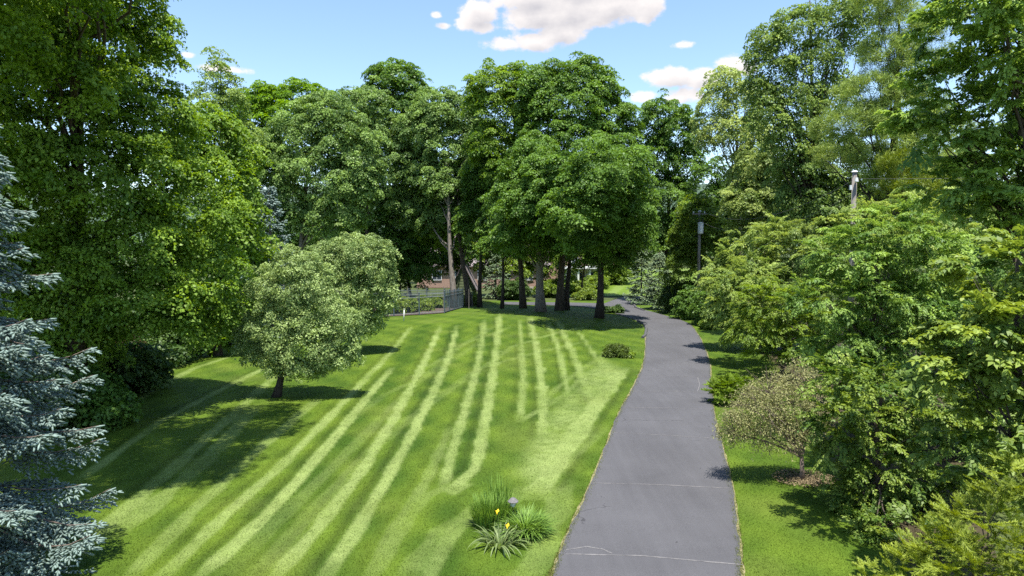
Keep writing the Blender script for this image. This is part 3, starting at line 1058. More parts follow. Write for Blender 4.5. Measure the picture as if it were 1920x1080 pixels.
def build_tree(name, label, cat, px, D, lobes, species, trunk_r=0.25, s=0.7, n=22, leaf=0.2, wd=None, mode='clump', quad=False,
               dens=1.0, bark='bark', seed=1, group=None, limbs=14, lean=None, up=0.62, inner=0.12, tint_mu=0.45,
               big_leaves=0, base_pt=None, flat_bottom=0.35, top=None, back_cull=0.45, world_lobes=None, fill=3.2, real=0.22, **kw):
    r = np.random.default_rng(seed)
    b = base(px, D) if base_pt is None else np.asarray(base_pt, float)
    lb = px_lobes(lobes, D) if world_lobes is None else world_lobes
    P, O = lobe_points(r, lb, s, dens, inner, flat_bottom)
    to_cam = unit(np.array([0, 0, CAM_H]) - P)
    away = (O * to_cam).sum(1) < -0.35
    keep = ~away | (r.random(len(P)) < back_cull)
    keep &= P[:, 2] > hgt(P[:, 0], P[:, 1]) + 0.1
    P, O = P[keep], O[keep]
    wd = leaf * 0.75 if wd is None else wd
    S = s * (0.65 + 0.6 * r.random(len(P)))
    ct = np.clip(tint_mu + 0.24 * r.normal(size=len(P)), 0, 1)
    if mode == 'clump' and b[1] > 45 and leaf > 0.17:
        leaf, wd, n = leaf * 0.84, wd * 0.84, int(n * 1.38)
    off = -b
    nl = max(5, int(n * fill))
    key = (species, mode, round(s, 3), nl, leaf, wd, tuple(sorted(kw.items())))

    if mode == 'clump':
        axis = unit(O * (1 - up) + np.array([0, 0, up]) + r.normal(0, 0.16, O.shape))
    elif mode == 'spray':
        axis = unit(O * np.array([1, 1, 0.5]) + r.normal(0, 0.45, O.shape) + np.array([0, 0, 0.15]))
    else:
        axis = unit(O * 0.7 + np.array([0, 0, 0.5]) + r.normal(0, 0.3, O.shape))

    def gen(rr, C, A, Sz, cnt, tints):
        if mode == 'clump':
            return clump_leaves(rr, C, A, Sz, cnt, leaf, wd, quad or True, tints, **kw)
        if mode == 'spray':
            return spray_leaves(rr, C - A * Sz[:, None] * 0.5, A, Sz * 1.6, cnt, leaf, wd, quad, tints, **kw)
        m = len(C)
        c = np.repeat(C, cnt, 0) + rr.normal(0, 1, (m * cnt, 3)) * np.repeat(Sz, cnt)[:, None] * np.array([0.42, 0.42, 0.20])
        tp_ = np.repeat(A, cnt, 0) * 0.6 + rr.normal(0, 0.6, (m * cnt, 3)) + np.array([0, 0, 0.2])
        L = leaf * (0.7 + 0.6 * rr.random(m * cnt))
        V, Fc = leaves_mesh(c, tp_, rr.normal(0, 1, (m * cnt, 3)) + np.array([0, 0, 0.8]), L, L * wd / leaf, False)
        return V, Fc, np.clip(np.repeat(tints, cnt) + rr.normal(0, 0.18, m * cnt), 0, 1), c

    def make(v):
        rr = np.random.default_rng(1000 + v + 17 * nl)
        A = np.array([[1.0, 0, 0]]) if mode == 'spray' else np.array([[0, 0, 1.0]])
        V, Fc, tint, _ = gen(rr, np.zeros((1, 3)), A, np.array([s]), nl if mode != 'spray' else nl, np.array([0.5]))
        if mode == 'spray':
            parts_ = [(V, Fc, tint)]
            for q in range(2):          # two side shoots
                a = (q * 2 - 1) * 0.6 + 0.2 * rr.normal()
                A2 = np.array([[math.cos(a), math.sin(a), 0.05]])
                V2, F2, T2, _ = gen(rr, A2 * s * 0.25 + np.array([[0, 0, 0.04 * s]]), A2, np.array([s * 0.7]), max(5, int(nl * 0.7)), np.array([0.5]))
                parts_.append((V2, F2, T2))
            o_, Vs, Fs, Ts = 0, [], [], []
            for a_, b_, c_ in parts_:
                Vs.append(a_)
                Fs.append(b_ + o_)
                Ts.append(c_)
                o_ += len(a_)
            V, Fc, tint = np.vstack(Vs), np.vstack(Fs), np.concatenate(Ts)
        return np_mesh('sprig', V, Fc, MAT[species], face_attr=tint)

    # a share of the sprigs is plain mesh, the rest are set by the node group
    isreal = r.random(len(P)) < real
    V, Fc, tint, pos = gen(r, P[isreal], axis[isreal], S[isreal], n, ct[isreal])
    LEAF_COUNT[0] += len(Fc) * (Fc.shape[1] - 2)
    root = thing(name, b, label, cat, group)
    if big_leaves:
        p0 = pos - np.array([0, 0, CAM_H])
        cs, sn = math.cos(PITCH), math.sin(PITCH)
        dz = p0[:, 1] * cs - p0[:, 2] * sn
        sx = p0[:, 0] / np.maximum(dz, 0.1) * F_PX
        sy = (p0[:, 2] * cs + p0[:, 1] * sn) / np.maximum(dz, 0.1) * F_PX
        inview = (np.abs(sx) < 955) & (np.abs(sy) < 535) & (dz > 1)
        score = np.where(inview, np.linalg.norm(p0, axis=1), 1e9)
        idx = np.argsort(score)[:big_leaves]
        idx = idx[score[idx] < 1e8]
        sel = np.zeros(len(pos), bool)
        sel[idx] = True
        VV = V.reshape(-1, 4, 3)
        protos = {}
        for i in idx:
            q = VV[i]
            y = q[2] - q[0]
            L = np.linalg.norm(y)
            y = y / L
            x = q[1] - q[3]
            x = x - y * np.dot(x, y)
            W = np.linalg.norm(x)
            x = x / (W + 1e-9)
            z = np.cross(x, y)
            k_ = int(tint[i] * 4.99)
            if k_ not in protos:
                protos[k_] = leaf_blade_mesh(MAT[species], (k_ + 0.5) / 5)
            o = bpy.data.objects.new('leaf', protos[k_])
            w = W / 0.5
            o.matrix_local = Matrix(((x[0] * w, y[0] * L, z[0] * L, q[0][0] + off[0]), (x[1] * w, y[1] * L, z[1] * L, q[0][1] + off[1]),
                                     (x[2] * w, y[2] * L, z[2] * L, q[0][2] + off[2]), (0, 0, 0, 1)))
            link(o, root)
        V = VV[~sel].reshape(-1, 3)
        Fc = np.arange(len(V)).reshape(-1, 4)
        tint = tint[~sel]
    nv = len(V)
    Vall = np.vstack([V + off, P + off])
    me = np_mesh('crown', Vall, Fc, MAT[species], face_attr=tint)
    sp_ = r.random(len(P)) * 6.2832
    if mode == 'spray':
        Xc = axis
        Zc = unit(np.array([0, 0, 1.0]) - Xc * Xc[:, 2:3])
        Yc = np.cross(Zc, Xc)
    else:
        Zc = axis
        t1 = unit(np.cross(Zc, np.array([0.31, 0.77, 0.05])))
        t2 = np.cross(Zc, t1)
        Xc = t1 * np.cos(sp_)[:, None] + t2 * np.sin(sp_)[:, None]
        Yc = np.cross(Zc, Xc)
    for nm, typ, fld, val in (('rot', 'FLOAT_VECTOR', 'vector', euler_of(Xc, Yc, Zc)), ('size', 'FLOAT', 'value', S / s),
                              ('ctint', 'FLOAT', 'value', ct - 0.5), ('sprig', 'INT', 'value', np.where(isreal & (real >= 1), 0, 1 + r.integers(0, 4, len(P))))):
        a = me.attributes.new(nm, typ, 'POINT')
        if typ == 'FLOAT_VECTOR':
            full = np.zeros((len(Vall), 3), np.float32)
        else:
            full = np.zeros(len(Vall), np.int32 if typ == 'INT' else np.float32)
        full[nv:] = val
        a.data.foreach_set(fld, full.ravel())
    crown = add_mesh('crown', me, root)
    md = crown.modifiers.new('leaf_scatter', 'NODES')
    md.node_group = scatter_group(key, make)
    crown['kind'] = 'stuff'
    hi = max(c[2] + rr[2] * 0.1 for c, rr in lb)
    cx = np.mean([c for c, _ in lb], 0)
    tp = np.array([cx[0] * 0.7 + b[0] * 0.3, cx[1] * 0.7 + b[1] * 0.3, hi]) if top is None else np.asarray(top, float)
    tg = []
    if limbs:
        for i in r.choice(len(P), min(limbs, len(P)), replace=False):
            tg.append(P[i] - O[i] * s * 0.8)
    g = trunk_geo(r, b, tp, trunk_r, tg, lean)
    g.v = [(v[0] + off[0], v[1] + off[1], v[2] + off[2]) for v in g.v]
    part('trunk', g, MAT[bark], root, smooth=True)
    return root


def leaf_blade_mesh(mat, tint):
    """one leaf: pointed oval folded along its midrib, 1 long and 0.5 wide"""
    prof = [(0.0, 0.0), (0.18, 0.17), (0.42, 0.25), (0.7, 0.17), (1.0, 0.0)]
    V, F = [], []
    for y, w in prof:
        z = -0.12 * y * y
        V += [(-w, y, z + 0.22 * w), (0, y, z), (w, y, z + 0.22 * w)]
    for i in range(4):
        a = i * 3
        F += [(a, a + 1, a + 4, a + 3), (a + 1, a + 2, a + 5, a + 4)]
    return np_mesh('leaf', np.array(V), np.array(F), mat, face_attr=np.full(len(F), tint))


# ------------------------------------------------------------------ trees
MAPLE = dict(mode='clump', up=0.66, droop=0.5, jit=0.38)


def dg(*a, **k):
    return build_tree(*a, **k)


# --- the two big maples beside the lawn on the west side
dg('maple_tree', 'huge bright green maple towering beside the lawn behind the blue spruce', 'tree', 130, 27,
   [(60, 20, 150, 120, -3), (190, 60, 110, 100, 0), (-60, 150, 150, 150, -2), (100, 190, 140, 110, -2), (240, 190, 100, 90, 0),
    (290, 300, 105, 90, 1), (170, 320, 140, 100, -2), (40, 380, 130, 110, -2), (360, 390, 90, 85, 1), (250, 440, 130, 95, -1),
    (120, 500, 120, 100, -2), (370, 500, 85, 85, 1), (260, 560, 120, 75, -1), (350, 590, 80, 50, 1), (130, 620, 100, 70, -1),
    (60, -90, 180, 90, -4), (240, -40, 80, 80, 0), (280, 80, 55, 70, 0), (20, -60, 150, 110, -8), (-60, 60, 130, 110, -8), (60, 20, 80, 70, -6), (-30, -60, 140, 110, -10), (-40, 300, 120, 120, -5), (130, 130, 90, 80, -5), (160, 640, 90, 60, 1), (40, 560, 120, 110, 0), (370, -215, 130, 100, -7.5), (80, -370, 160, 110, -11), (430, -160, 100, 60, -5), (230, -200, 140, 100, -7), (300, -270, 130, 100, -9.5), (150, -250, 140, 100, -10), (-50, -560, 190, 120, -13), (130, -530, 120, 90, -12.3), (260, -330, 120, 90, -10.5), (-150, -400, 160, 120, -11.5), (235, -540, 120, 90, -12.4), (20, -480, 150, 110, -12)],  # high lobes above the view are added to cast shade on the lawn
   'maple', 0.42, s=0.60, n=36, leaf=0.132, quad=True, dens=1.05, seed=11, limbs=30, tint_mu=0.5, back_cull=0.3, **MAPLE)
dg('maple_tree', 'second maple just beyond the huge one, reaching down to the lawn edge', 'tree', 400, 40,
   [(390, 330, 75, 75), (430, 420, 60, 70), (400, 480, 70, 70), (440, 560, 45, 60), (350, 280, 60, 60), (440, 330, 40, 55), (400, 250, 60, 55), (470, 480, 45, 60, 3), (455, 300, 40, 50, 2), (330, 640, 60, 40, -1), (410, 610, 45, 40, 0)],
   'maple', 0.3, s=0.65, n=22, leaf=0.19, quad=False, seed=12, limbs=10, tint_mu=0.42, back_cull=0.3, **MAPLE)

# --- trees along the back of the lawn, west to east
dg('cherry_tree', 'sparse pointed tree with thin olive crown rising beside the huge maple', 'tree', 415, 52,
   [(408, 130, 30, 45), (395, 190, 45, 45), (430, 190, 35, 45), (415, 250, 50, 45), (450, 260, 40, 45)],
   'locust', 0.22, s=0.55, n=14, leaf=0.19, seed=13, limbs=22, dens=0.65, inner=0.3, tint_mu=0.6, **MAPLE)
dg('maple_tree', 'yellow green maple top showing behind the grey green oaks', 'tree', 520, 76,
   [(500, 185, 50, 30), (560, 180, 50, 30), (620, 195, 40, 26), (465, 215, 45, 35), (530, 225, 70, 50), (470, 280, 55, 50)],
   'yellow', 0.3, s=0.7, n=18, leaf=0.26, seed=14, limbs=10, back_cull=0.3, **MAPLE)
dg('oak_tree', 'grey green oak with its bare trunk beside the small blue spruce', 'tree', 552, 59,
   [(600, 215, 50, 45), (560, 260, 65, 60), (640, 260, 65, 65), (520, 310, 50, 50), (590, 330, 80, 65), (660, 340, 60, 70), (540, 350, 40, 35), (620, 400, 70, 55), (680, 300, 45, 60)],
   'oak', 0.30, s=0.6, n=22, leaf=0.20, seed=15, limbs=14, back_cull=0.3, top=at(590, 200, 59), bark='bark_pale', mode='clump', up=0.55, droop=0.5, jit=0.5, tint_mu=0.55)
dg('oak_tree', 'dull green oak with open top left of the dark tall maple', 'tree', 690, 73,
   [(660, 190, 40, 35), (700, 200, 45, 45), (690, 260, 60, 55), (650, 240, 40, 45), (720, 320, 60, 60), (670, 330, 60, 60)],
   'oak', 0.28, s=0.65, n=18, leaf=0.24, seed=16, limbs=14, dens=0.85, inner=0.2, back_cull=0.3, tint_mu=0.45, mode='clump', up=0.55, droop=0.5, jit=0.5)
dg('maple_tree', 'dark green maple with squarish top above the row left of centre', 'tree', 745, 80,
   [(745, 148, 55, 36), (715, 150, 28, 30), (770, 170, 40, 40), (740, 210, 60, 50), (720, 270, 60, 60), (770, 250, 50, 60), (690, 180, 25, 30)],
   'maple_dark', 0.35, s=0.75, n=20, leaf=0.27, seed=17, limbs=10, back_cull=0.3, tint_mu=0.6, **MAPLE)
dg('oak_tree', 'leaning grey trunked oak behind the metal fence', 'tree', 852, 68,
   [(820, 215, 60, 50, 4), (865, 220, 55, 55, 4), (780, 250, 50, 50, 5), (840, 270, 80, 60, 5), (900, 290, 50, 60, 3), (780, 320, 60, 60, 6), (850, 345, 75, 60, 4), (760, 380, 50, 50, 6), (830, 400, 60, 40, 5)],
   'oak', 0.36, s=0.62, n=24, leaf=0.21, seed=18, limbs=14, back_cull=0.3, top=at(836, 300, 70), bark='bark_pale', tint_mu=0.55, mode='clump', up=0.55, droop=0.5, jit=0.5)
dg('maple_tree', 'forked dark trunked maple at the corner of the metal fence', 'tree', 880, 71,
   [(850, 380, 55, 50, 3), (890, 350, 50, 60, 2), (870, 440, 45, 30, 2), (820, 430, 45, 35, 3)],
   'maple', 0.36, s=0.65, n=20, leaf=0.22, seed=19, limbs=14, back_cull=0.3, top=at(858, 360, 71), lean=(-0.25, 0, 0), bark='bark', tint_mu=0.3, **MAPLE)
dg('maple_tree', 'straight slim maple between the fence corner and the central clump', 'tree', 899, 69,
   [(905, 330, 45, 60), (925, 390, 45, 55), (890, 420, 40, 40), (930, 450, 35, 35)],
   'maple_dark', 0.24, s=0.65, n=20, leaf=0.22, seed=20, limbs=12, back_cull=0.3, bark='bark_dark', tint_mu=0.5, **MAPLE)
dg('maple_tree', 'tall bright topped maple standing just left of the central dome', 'tree', 981, 66,
   [(925, 155, 48, 38), (965, 150, 40, 38), (910, 200, 38, 45), (950, 220, 55, 60), (925, 280, 50, 60), (985, 200, 40, 50), (990, 280, 45, 60)],
   'maple', 0.30, s=0.68, n=24, leaf=0.215, seed=21, limbs=10, back_cull=0.3, tint_mu=0.45, bark='bark', **MAPLE)
dg('maple_tree', 'thinnest trunk of the central clump, leafy low crown beside the dome', 'tree', 941, 65,
   [(945, 400, 45, 55), (960, 330, 40, 60), (930, 450, 35, 35), (975, 450, 40, 35)],
   'maple_dark', 0.17, s=0.62, n=24, leaf=0.20, seed=22, limbs=10, back_cull=0.3, tint_mu=0.55, bark='bark_dark', **MAPLE)
dg('maple_tree', 'tallest maple of the central clump with a broad domed crown', 'tree', 1049, 64,
   [(1075, 150, 55, 42), (1035, 175, 45, 45), (1120, 170, 45, 42), (1075, 200, 80, 60), (1140, 220, 50, 60), (1020, 240, 50, 60), (1090, 280, 95, 70), (1050, 330, 80, 70), (1160, 290, 45, 60), (1050, 400, 60, 50), (1000, 165, 40, 38), (1015, 140, 32, 26), (1100, 135, 40, 30), (1165, 240, 35, 45)],
   'maple_dark', 0.36, s=0.68, n=26, leaf=0.215, seed=23, limbs=14, back_cull=0.3, tint_mu=0.72, bark='bark', **MAPLE)
dg('maple_tree', 'pale trunked maple at the front of the central clump', 'tree', 1014, 60.5,
   [(995, 340, 60, 55), (960, 380, 45, 50), (1020, 400, 60, 60), (985, 440, 60, 40), (1040, 450, 45, 35), (1000, 290, 45, 45), (990, 390, 60, 60, -4), (1030, 330, 60, 60, -4), (960, 440, 40, 35, -2)],
   'maple_dark', 0.44, s=0.62, n=26, leaf=0.20, seed=24, limbs=16, back_cull=0.3, tint_mu=0.66, bark='bark_pale', **MAPLE)
dg('maple_tree', 'dark trunk behind the pale one in the central clump', 'tree', 1062, 66,
   [(1060, 420, 50, 45), (1090, 380, 50, 60), (1080, 450, 45, 30)],
   'maple_dark', 0.30, s=0.65, n=20, leaf=0.21, seed=25, limbs=8, back_cull=0.3, tint_mu=0.5, bark='bark_dark', **MAPLE)
dg('maple_tree', 'separate maple nearest the drive, dark trunk and wide shady crown', 'tree', 1124, 58,
   [(1140, 330, 60, 60), (1180, 330, 40, 55), (1120, 390, 75, 55), (1185, 400, 40, 55), (1140, 440, 80, 45), (1090, 450, 45, 35), (1195, 450, 35, 35), (1150, 480, 50, 25), (1140, 370, 60, 60, -4), (1110, 440, 55, 45, -4), (1175, 430, 50, 50, -4), (1050, 350, 55, 60, -3), (1130, 330, 75, 70, -8), (1190, 380, 45, 50, -7), (1080, 400, 70, 55, -8)],
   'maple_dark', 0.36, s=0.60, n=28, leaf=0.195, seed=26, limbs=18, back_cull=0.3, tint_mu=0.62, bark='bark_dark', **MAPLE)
dg('maple_tree', 'shaded understory maple with dark low crown behind the orchard trees', 'tree', 700, 76,
   [(690, 410, 65, 55), (760, 400, 60, 55), (640, 430, 55, 55), (720, 470, 70, 50), (790, 450, 45, 45), (600, 450, 45, 45), (770, 500, 50, 35), (570, 480, 35, 40)],
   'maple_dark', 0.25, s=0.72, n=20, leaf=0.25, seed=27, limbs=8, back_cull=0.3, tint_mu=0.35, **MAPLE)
dg('maple_tree', 'mid green maple right of the dome against the cloud', 'tree', 1250, 78,
   [(1245, 210, 42, 38), (1222, 240, 30, 35), (1270, 250, 45, 45), (1235, 300, 45, 50), (1285, 310, 38, 50), (1250, 370, 60, 55), (1230, 430, 45, 40), (1285, 420, 40, 50), (1255, 460, 50, 35)],
   'maple_dark', 0.33, s=0.72, n=22, leaf=0.25, seed=28, limbs=18, dens=0.95, inner=0.2, back_cull=0.3, tint_mu=0.62, **MAPLE)
dg('aspen_tree', 'pale airy aspen with a yellowish top beside the white cloud', 'tree', 1392, 60,
   [(1362, 150, 38, 28), (1345, 190, 40, 40), (1395, 195, 45, 45), (1335, 240, 36, 36), (1380, 255, 50, 45), (1420, 260, 40, 50), (1405, 320, 50, 45), (1320, 265, 25, 22)],
   'aspen', 0.28, s=0.55, n=16, leaf=0.19, seed=29, limbs=34, dens=0.72, inner=0.3, tint_mu=0.66, bark='bark_pale', mode='clump', up=0.4, droop=0.5, jit=0.8)
dg('locust_tree', 'tall open locust with dark limbs showing through its thin top', 'tree', 1530, 46,
   [(1500, 50, 60, 40), (1445, 75, 40, 32), (1570, 25, 50, 45), (1450, 130, 50, 35), (1530, 110, 50, 45), (1425, 110, 30, 22), (1610, 60, 45, 45), (1490, 190, 60, 50), (1560, 180, 45, 50), (1440, 220, 50, 45), (1420, 165, 35, 28), (1625, 5, 30, 40), (1490, 270, 60, 50)],
   'locust', 0.30, s=0.5, n=18, leaf=0.155, wd=0.10, seed=30, limbs=60, dens=0.85, inner=0.35, tint_mu=0.55, bark='bark_dark', mode='clump', up=0.5, droop=0.6, jit=0.6)
dg('hickory_tree', 'dark green tree mass behind the round transformer pole', 'tree', 1340, 72,
   [(1330, 330, 35, 35), (1310, 400, 45, 40), (1360, 380, 45, 50), (1400, 350, 50, 55), (1340, 450, 55, 45), (1290, 460, 35, 40), (1385, 440, 45, 50)],
   'maple_dark', 0.3, s=0.7, n=20, leaf=0.24, seed=31, limbs=10, back_cull=0.3, tint_mu=0.5, **MAPLE)
dg('box_elder_tree', 'rounded light green box elder left of the pale aspen trunk', 'tree', 1312, 64,
   [(1310, 400, 40, 32), (1290, 440, 40, 40), (1335, 430, 40, 40), (1285, 500, 40, 50), (1330, 480, 40, 50), (1345, 540, 30, 40), (1300, 550, 28, 35)],
   'shrub', 0.2, s=0.6, n=20, leaf=0.2, seed=32, limbs=8, back_cull=0.3, tint_mu=0.42, **MAPLE)
dg('cottonwood_tree', 'mid green tree below the aspen, leaves catching the light', 'tree', 1425, 55,
   [(1420, 300, 45, 40), (1440, 345, 50, 45), (1400, 385, 50, 45), (1460, 400, 55, 50), (1430, 440, 60, 40)],
   'aspen', 0.26, s=0.55, n=22, leaf=0.19, seed=33, limbs=14, back_cull=0.3, tint_mu=0.4, mode='clump', up=0.55, droop=0.5, jit=0.5)
dg('walnut_tree', 'shaded dull green tree between the locust and the grey pole', 'tree', 1530, 47,
   [(1500, 320, 60, 50), (1560, 300, 55, 55), (1520, 385, 70, 55), (1590, 370, 50, 50), (1480, 420, 50, 40), (1600, 430, 60, 45)],
   'locust', 0.3, s=0.58, n=22, leaf=0.18, seed=34, limbs=16, back_cull=0.3, tint_mu=0.35, mode='clump', up=0.55, droop=0.5, jit=0.5)
PINE = dict(mode='needle', wd=0.030)
dg('pine_tree', 'soft needled white pine with feathery tiers above the grey pole', 'tree', 1680, 37,
   [(1690, 45, 45, 40), (1745, 60, 40, 45), (1660, 105, 55, 40), (1720, 130, 60, 45), (1625, 175, 65, 35), (1700, 200, 70, 45), (1590, 235, 70, 32), (1660, 265, 80, 40), (1750, 240, 60, 45), (1640, 300, 55, 28, 3), (1700, 330, 80, 40), (1680, 380, 60, 32, 2), (1560, 290, 35, 28, 4), (1650, 0, 50, 40), (1770, 330, 60, 45)],
   'pine', 0.33, s=0.42, n=26, leaf=0.24, seed=35, limbs=40, dens=1.0, tint_mu=0.52, bark='bark_dark', **PINE)
dg('pine_tree', 'small yellow tipped pine beside the grey pole top', 'tree', 1690, 33,
   [(1690, 305, 40, 22), (1720, 350, 60, 30), (1680, 400, 45, 25), (1720, 430, 60, 30), (1640, 440, 40, 25)],
   'cedar', 0.2, s=0.34, n=22, leaf=0.2, seed=36, limbs=14, tint_mu=0.2, bark='bark_dark', **PINE)


dg('maple_tree', 'low shaded maple filling the gap between the oak trunk and the forked maple', 'tree', 770, 82,
   [(790, 470, 60, 45), (740, 480, 60, 50), (830, 450, 50, 40), (700, 500, 60, 40), (860, 480, 30, 30), (640, 490, 60, 45), (590, 480, 50, 50)],
   'maple_dark', 0.2, s=0.8, n=18, leaf=0.28, seed=150, limbs=8, back_cull=0.3, tint_mu=0.3, **MAPLE)
dg('cherry_tree', 'thin leafy understory tree in front of the brick house', 'tree', 925, 88,
   [(930, 455, 45, 35), (960, 475, 40, 35), (890, 450, 40, 30), (985, 460, 35, 35), (1010, 480, 30, 40), (870, 470, 35, 30, -3), (840, 490, 30, 25, -2), (960, 505, 30, 25, -2), (920, 495, 28, 25), (1000, 505, 26, 25)],
   'shrub', 0.14, s=0.6, n=14, leaf=0.26, seed=151, limbs=12, back_cull=0.3, dens=0.8, tint_mu=0.5, **MAPLE)
dg('maple_tree', 'leafy understory tree between the dark trunks and the white porch', 'tree', 1090, 86,
   [(1075, 470, 40, 35), (1105, 460, 40, 35), (1130, 480, 30, 28), (1060, 500, 26, 30), (1160, 480, 30, 35)],
   'maple', 0.16, s=0.7, n=16, leaf=0.26, seed=152, limbs=10, back_cull=0.3, dens=0.9, tint_mu=0.4, **MAPLE)
dg('maple_tree', 'dim tree closing the gap beside the small blue spruce', 'tree', 480, 60,
   [(470, 380, 55, 70), (500, 450, 55, 60), (450, 480, 50, 50), (530, 430, 50, 60), (540, 500, 40, 40), (480, 300, 50, 50)],
   'maple_dark', 0.2, s=0.7, n=18, leaf=0.24, seed=153, limbs=8, back_cull=0.3, tint_mu=0.35, **MAPLE)

# --- east side thicket, far to near
SPRAY = dict(mode='spray', quad=True)
dg('willow_shrub', 'broad light green willow leaning over the drive below the transformer pole', 'shrub', 1440, 42,
   [(1400, 490, 60, 45), (1450, 455, 65, 42), (1360, 545, 45, 50), (1375, 560, 45, 50, -5), (1420, 610, 45, 40, -6), (1400, 530, 60, 45, -5), (1500, 470, 60, 50), (1420, 560, 75, 60), (1500, 540, 75, 60), (1380, 600, 45, 40), (1450, 620, 60, 40), (1550, 500, 55, 60), (1340, 505, 22, 20)],
   'willow', 0.2, s=0.5, n=13, leaf=0.17, wd=0.085, seed=40, limbs=14, back_cull=0.25, dens=1.2, tint_mu=0.5, droop=0.55, **SPRAY)
dg('dogwood_shrub', 'yellowish green shrub spilling out of the willow towards the verge', 'shrub', 1470, 33,
   [(1450, 570, 65, 45), (1500, 600, 60, 45), (1420, 620, 50, 40), (1480, 650, 60, 35), (1540, 590, 50, 50)],
   'shrub', 0.12, s=0.42, n=13, leaf=0.13, wd=0.07, seed=41, limbs=10, back_cull=0.25, dens=1.15, tint_mu=0.48, droop=0.5, **SPRAY)
dg('ash_tree', 'young ash with long drooping leaf ranks beside the dry crabapple', 'tree', 1640, 22,
   [(1600, 480, 75, 55), (1680, 440, 80, 55), (1740, 490, 80, 60), (1560, 560, 70, 50), (1640, 570, 90, 60), (1730, 580, 80, 60), (1600, 640, 80, 50), (1680, 660, 90, 60), (1570, 700, 45, 50), (1640, 720, 80, 60)],
   'ash', 0.16, s=0.42, n=13, leaf=0.145, wd=0.062, seed=42, limbs=18, back_cull=0.2, dens=1.25, tint_mu=0.45, droop=0.45, **SPRAY)
dg('sumac_shrub', 'arching yellow green shoots in front of the grey pole', 'shrub', 1640, 26,
   [(1570, 415, 35, 25), (1635, 405, 35, 28), (1700, 400, 60, 40), (1760, 420, 60, 45), (1660, 450, 70, 35), (1810, 400, 50, 50)],
   'willow', 0.12, s=0.42, n=13, leaf=0.15, wd=0.06, seed=43, limbs=16, back_cull=0.2, dens=0.95, tint_mu=0.62, droop=0.5, **SPRAY)
dg('elm_tree', 'tall near elm overhanging the upper corner with drooping sprays', 'tree', 1990, 17,
   [(1880, -10, 90, 70), (1800, 50, 70, 50), (1890, 110, 95, 60), (1790, 150, 70, 45), (1730, 215, 50, 32), (1850, 210, 90, 55), (1930, 180, 70, 70), (1780, 260, 75, 42), (1880, 300, 90, 55), (1820, 350, 80, 45), (1900, 400, 90, 55), (1960, 300, 80, 90), (1850, -80, 100, 60), (1930, 60, 80, 70, -2), (1900, -30, 90, 60, -2), (1960, 130, 70, 70, -2), (1840, 20, 70, 50, -1), (1900, 350, 80, 60, -1)],
   'ash', 0.25, s=0.40, n=13, leaf=0.15, wd=0.075, seed=44, limbs=40, back_cull=0.25, dens=1.05, inner=0.2, tint_mu=0.55, droop=0.35, big_leaves=250, **SPRAY)
dg('buckthorn_shrub', 'dark glossy thicket shrub at the foot of the ash by the mulch', 'shrub', 1660, 16.5,
   [(1620, 790, 80, 60), (1720, 760, 90, 70), (1575, 850, 45, 60), (1560, 790, 35, 40), (1590, 930, 40, 50), (1570, 700, 45, 40, -1), (1610, 720, 60, 45, -2), (1660, 880, 80, 70), (1740, 860, 90, 80), (1690, 950, 70, 60), (1620, 930, 45, 50), (1780, 950, 90, 70), (1580, 770, 40, 40), (1800, 770, 80, 80), (1650, 1000, 60, 40, -1.5), (1720, 1010, 70, 50, -2), (1600, 965, 30, 30, -0.5)],
   'mulberry', 0.1, s=0.34, n=12, leaf=0.105, wd=0.06, seed=45, limbs=14, back_cull=0.2, dens=1.2, tint_mu=0.42, droop=0.5, **SPRAY)
dg('mulberry_tree', 'near mulberry with the broadest leaves hanging in layered tiers', 'tree', 1960, 12,
   [(1840, 620, 80, 50), (1920, 580, 90, 55), (1790, 690, 70, 42), (1880, 700, 90, 55), (1850, 790, 90, 50), (1930, 800, 80, 60), (1800, 850, 60, 42), (1890, 880, 80, 45), (1940, 690, 70, 60), (1930, 490, 80, 55), (1850, 520, 70, 42)],
   'mulberry', 0.14, s=0.36, n=11, leaf=0.15, wd=0.085, seed=46, limbs=30, back_cull=0.25, dens=0.95, tint_mu=0.55, droop=0.4, big_leaves=290, **SPRAY)
dg('arborvitae', 'bright yellow green arborvitae filling the lower corner by the thicket', 'shrub', 1850, 9.6,
   [(1850, 1000, 95, 70), (1780, 1040, 80, 60), (1900, 950, 70, 60), (1820, 1090, 130, 70), (1720, 1075, 60, 45), (1900, 1060, 80, 80), (1890, 900, 40, 40)],
   'cedar', 0.08, s=0.22, n=26, leaf=0.055, wd=0.016, seed=47, limbs=20, top=at(1840, 1030, 9.6), back_cull=0.3, dens=1.15, tint_mu=0.5, mode='spray', quad=False, droop=0.0, up=0.55, spread=0.65, hang=-0.35, jit=0.2)
dg('arborvitae', 'small tip of yellow green arborvitae beside the verge at the bottom', 'shrub', 1640, 9.3,
   [(1640, 1085, 30, 25), (1650, 1120, 40, 40)], 'cedar', 0.05, s=0.2, n=24, leaf=0.05, wd=0.016, seed=48, limbs=8, dens=1.2, tint_mu=0.55,
   mode='spray', quad=False, droop=0.0, up=0.6, spread=0.6, hang=-0.35, jit=0.2, base_pt=base(1645, 9.3))


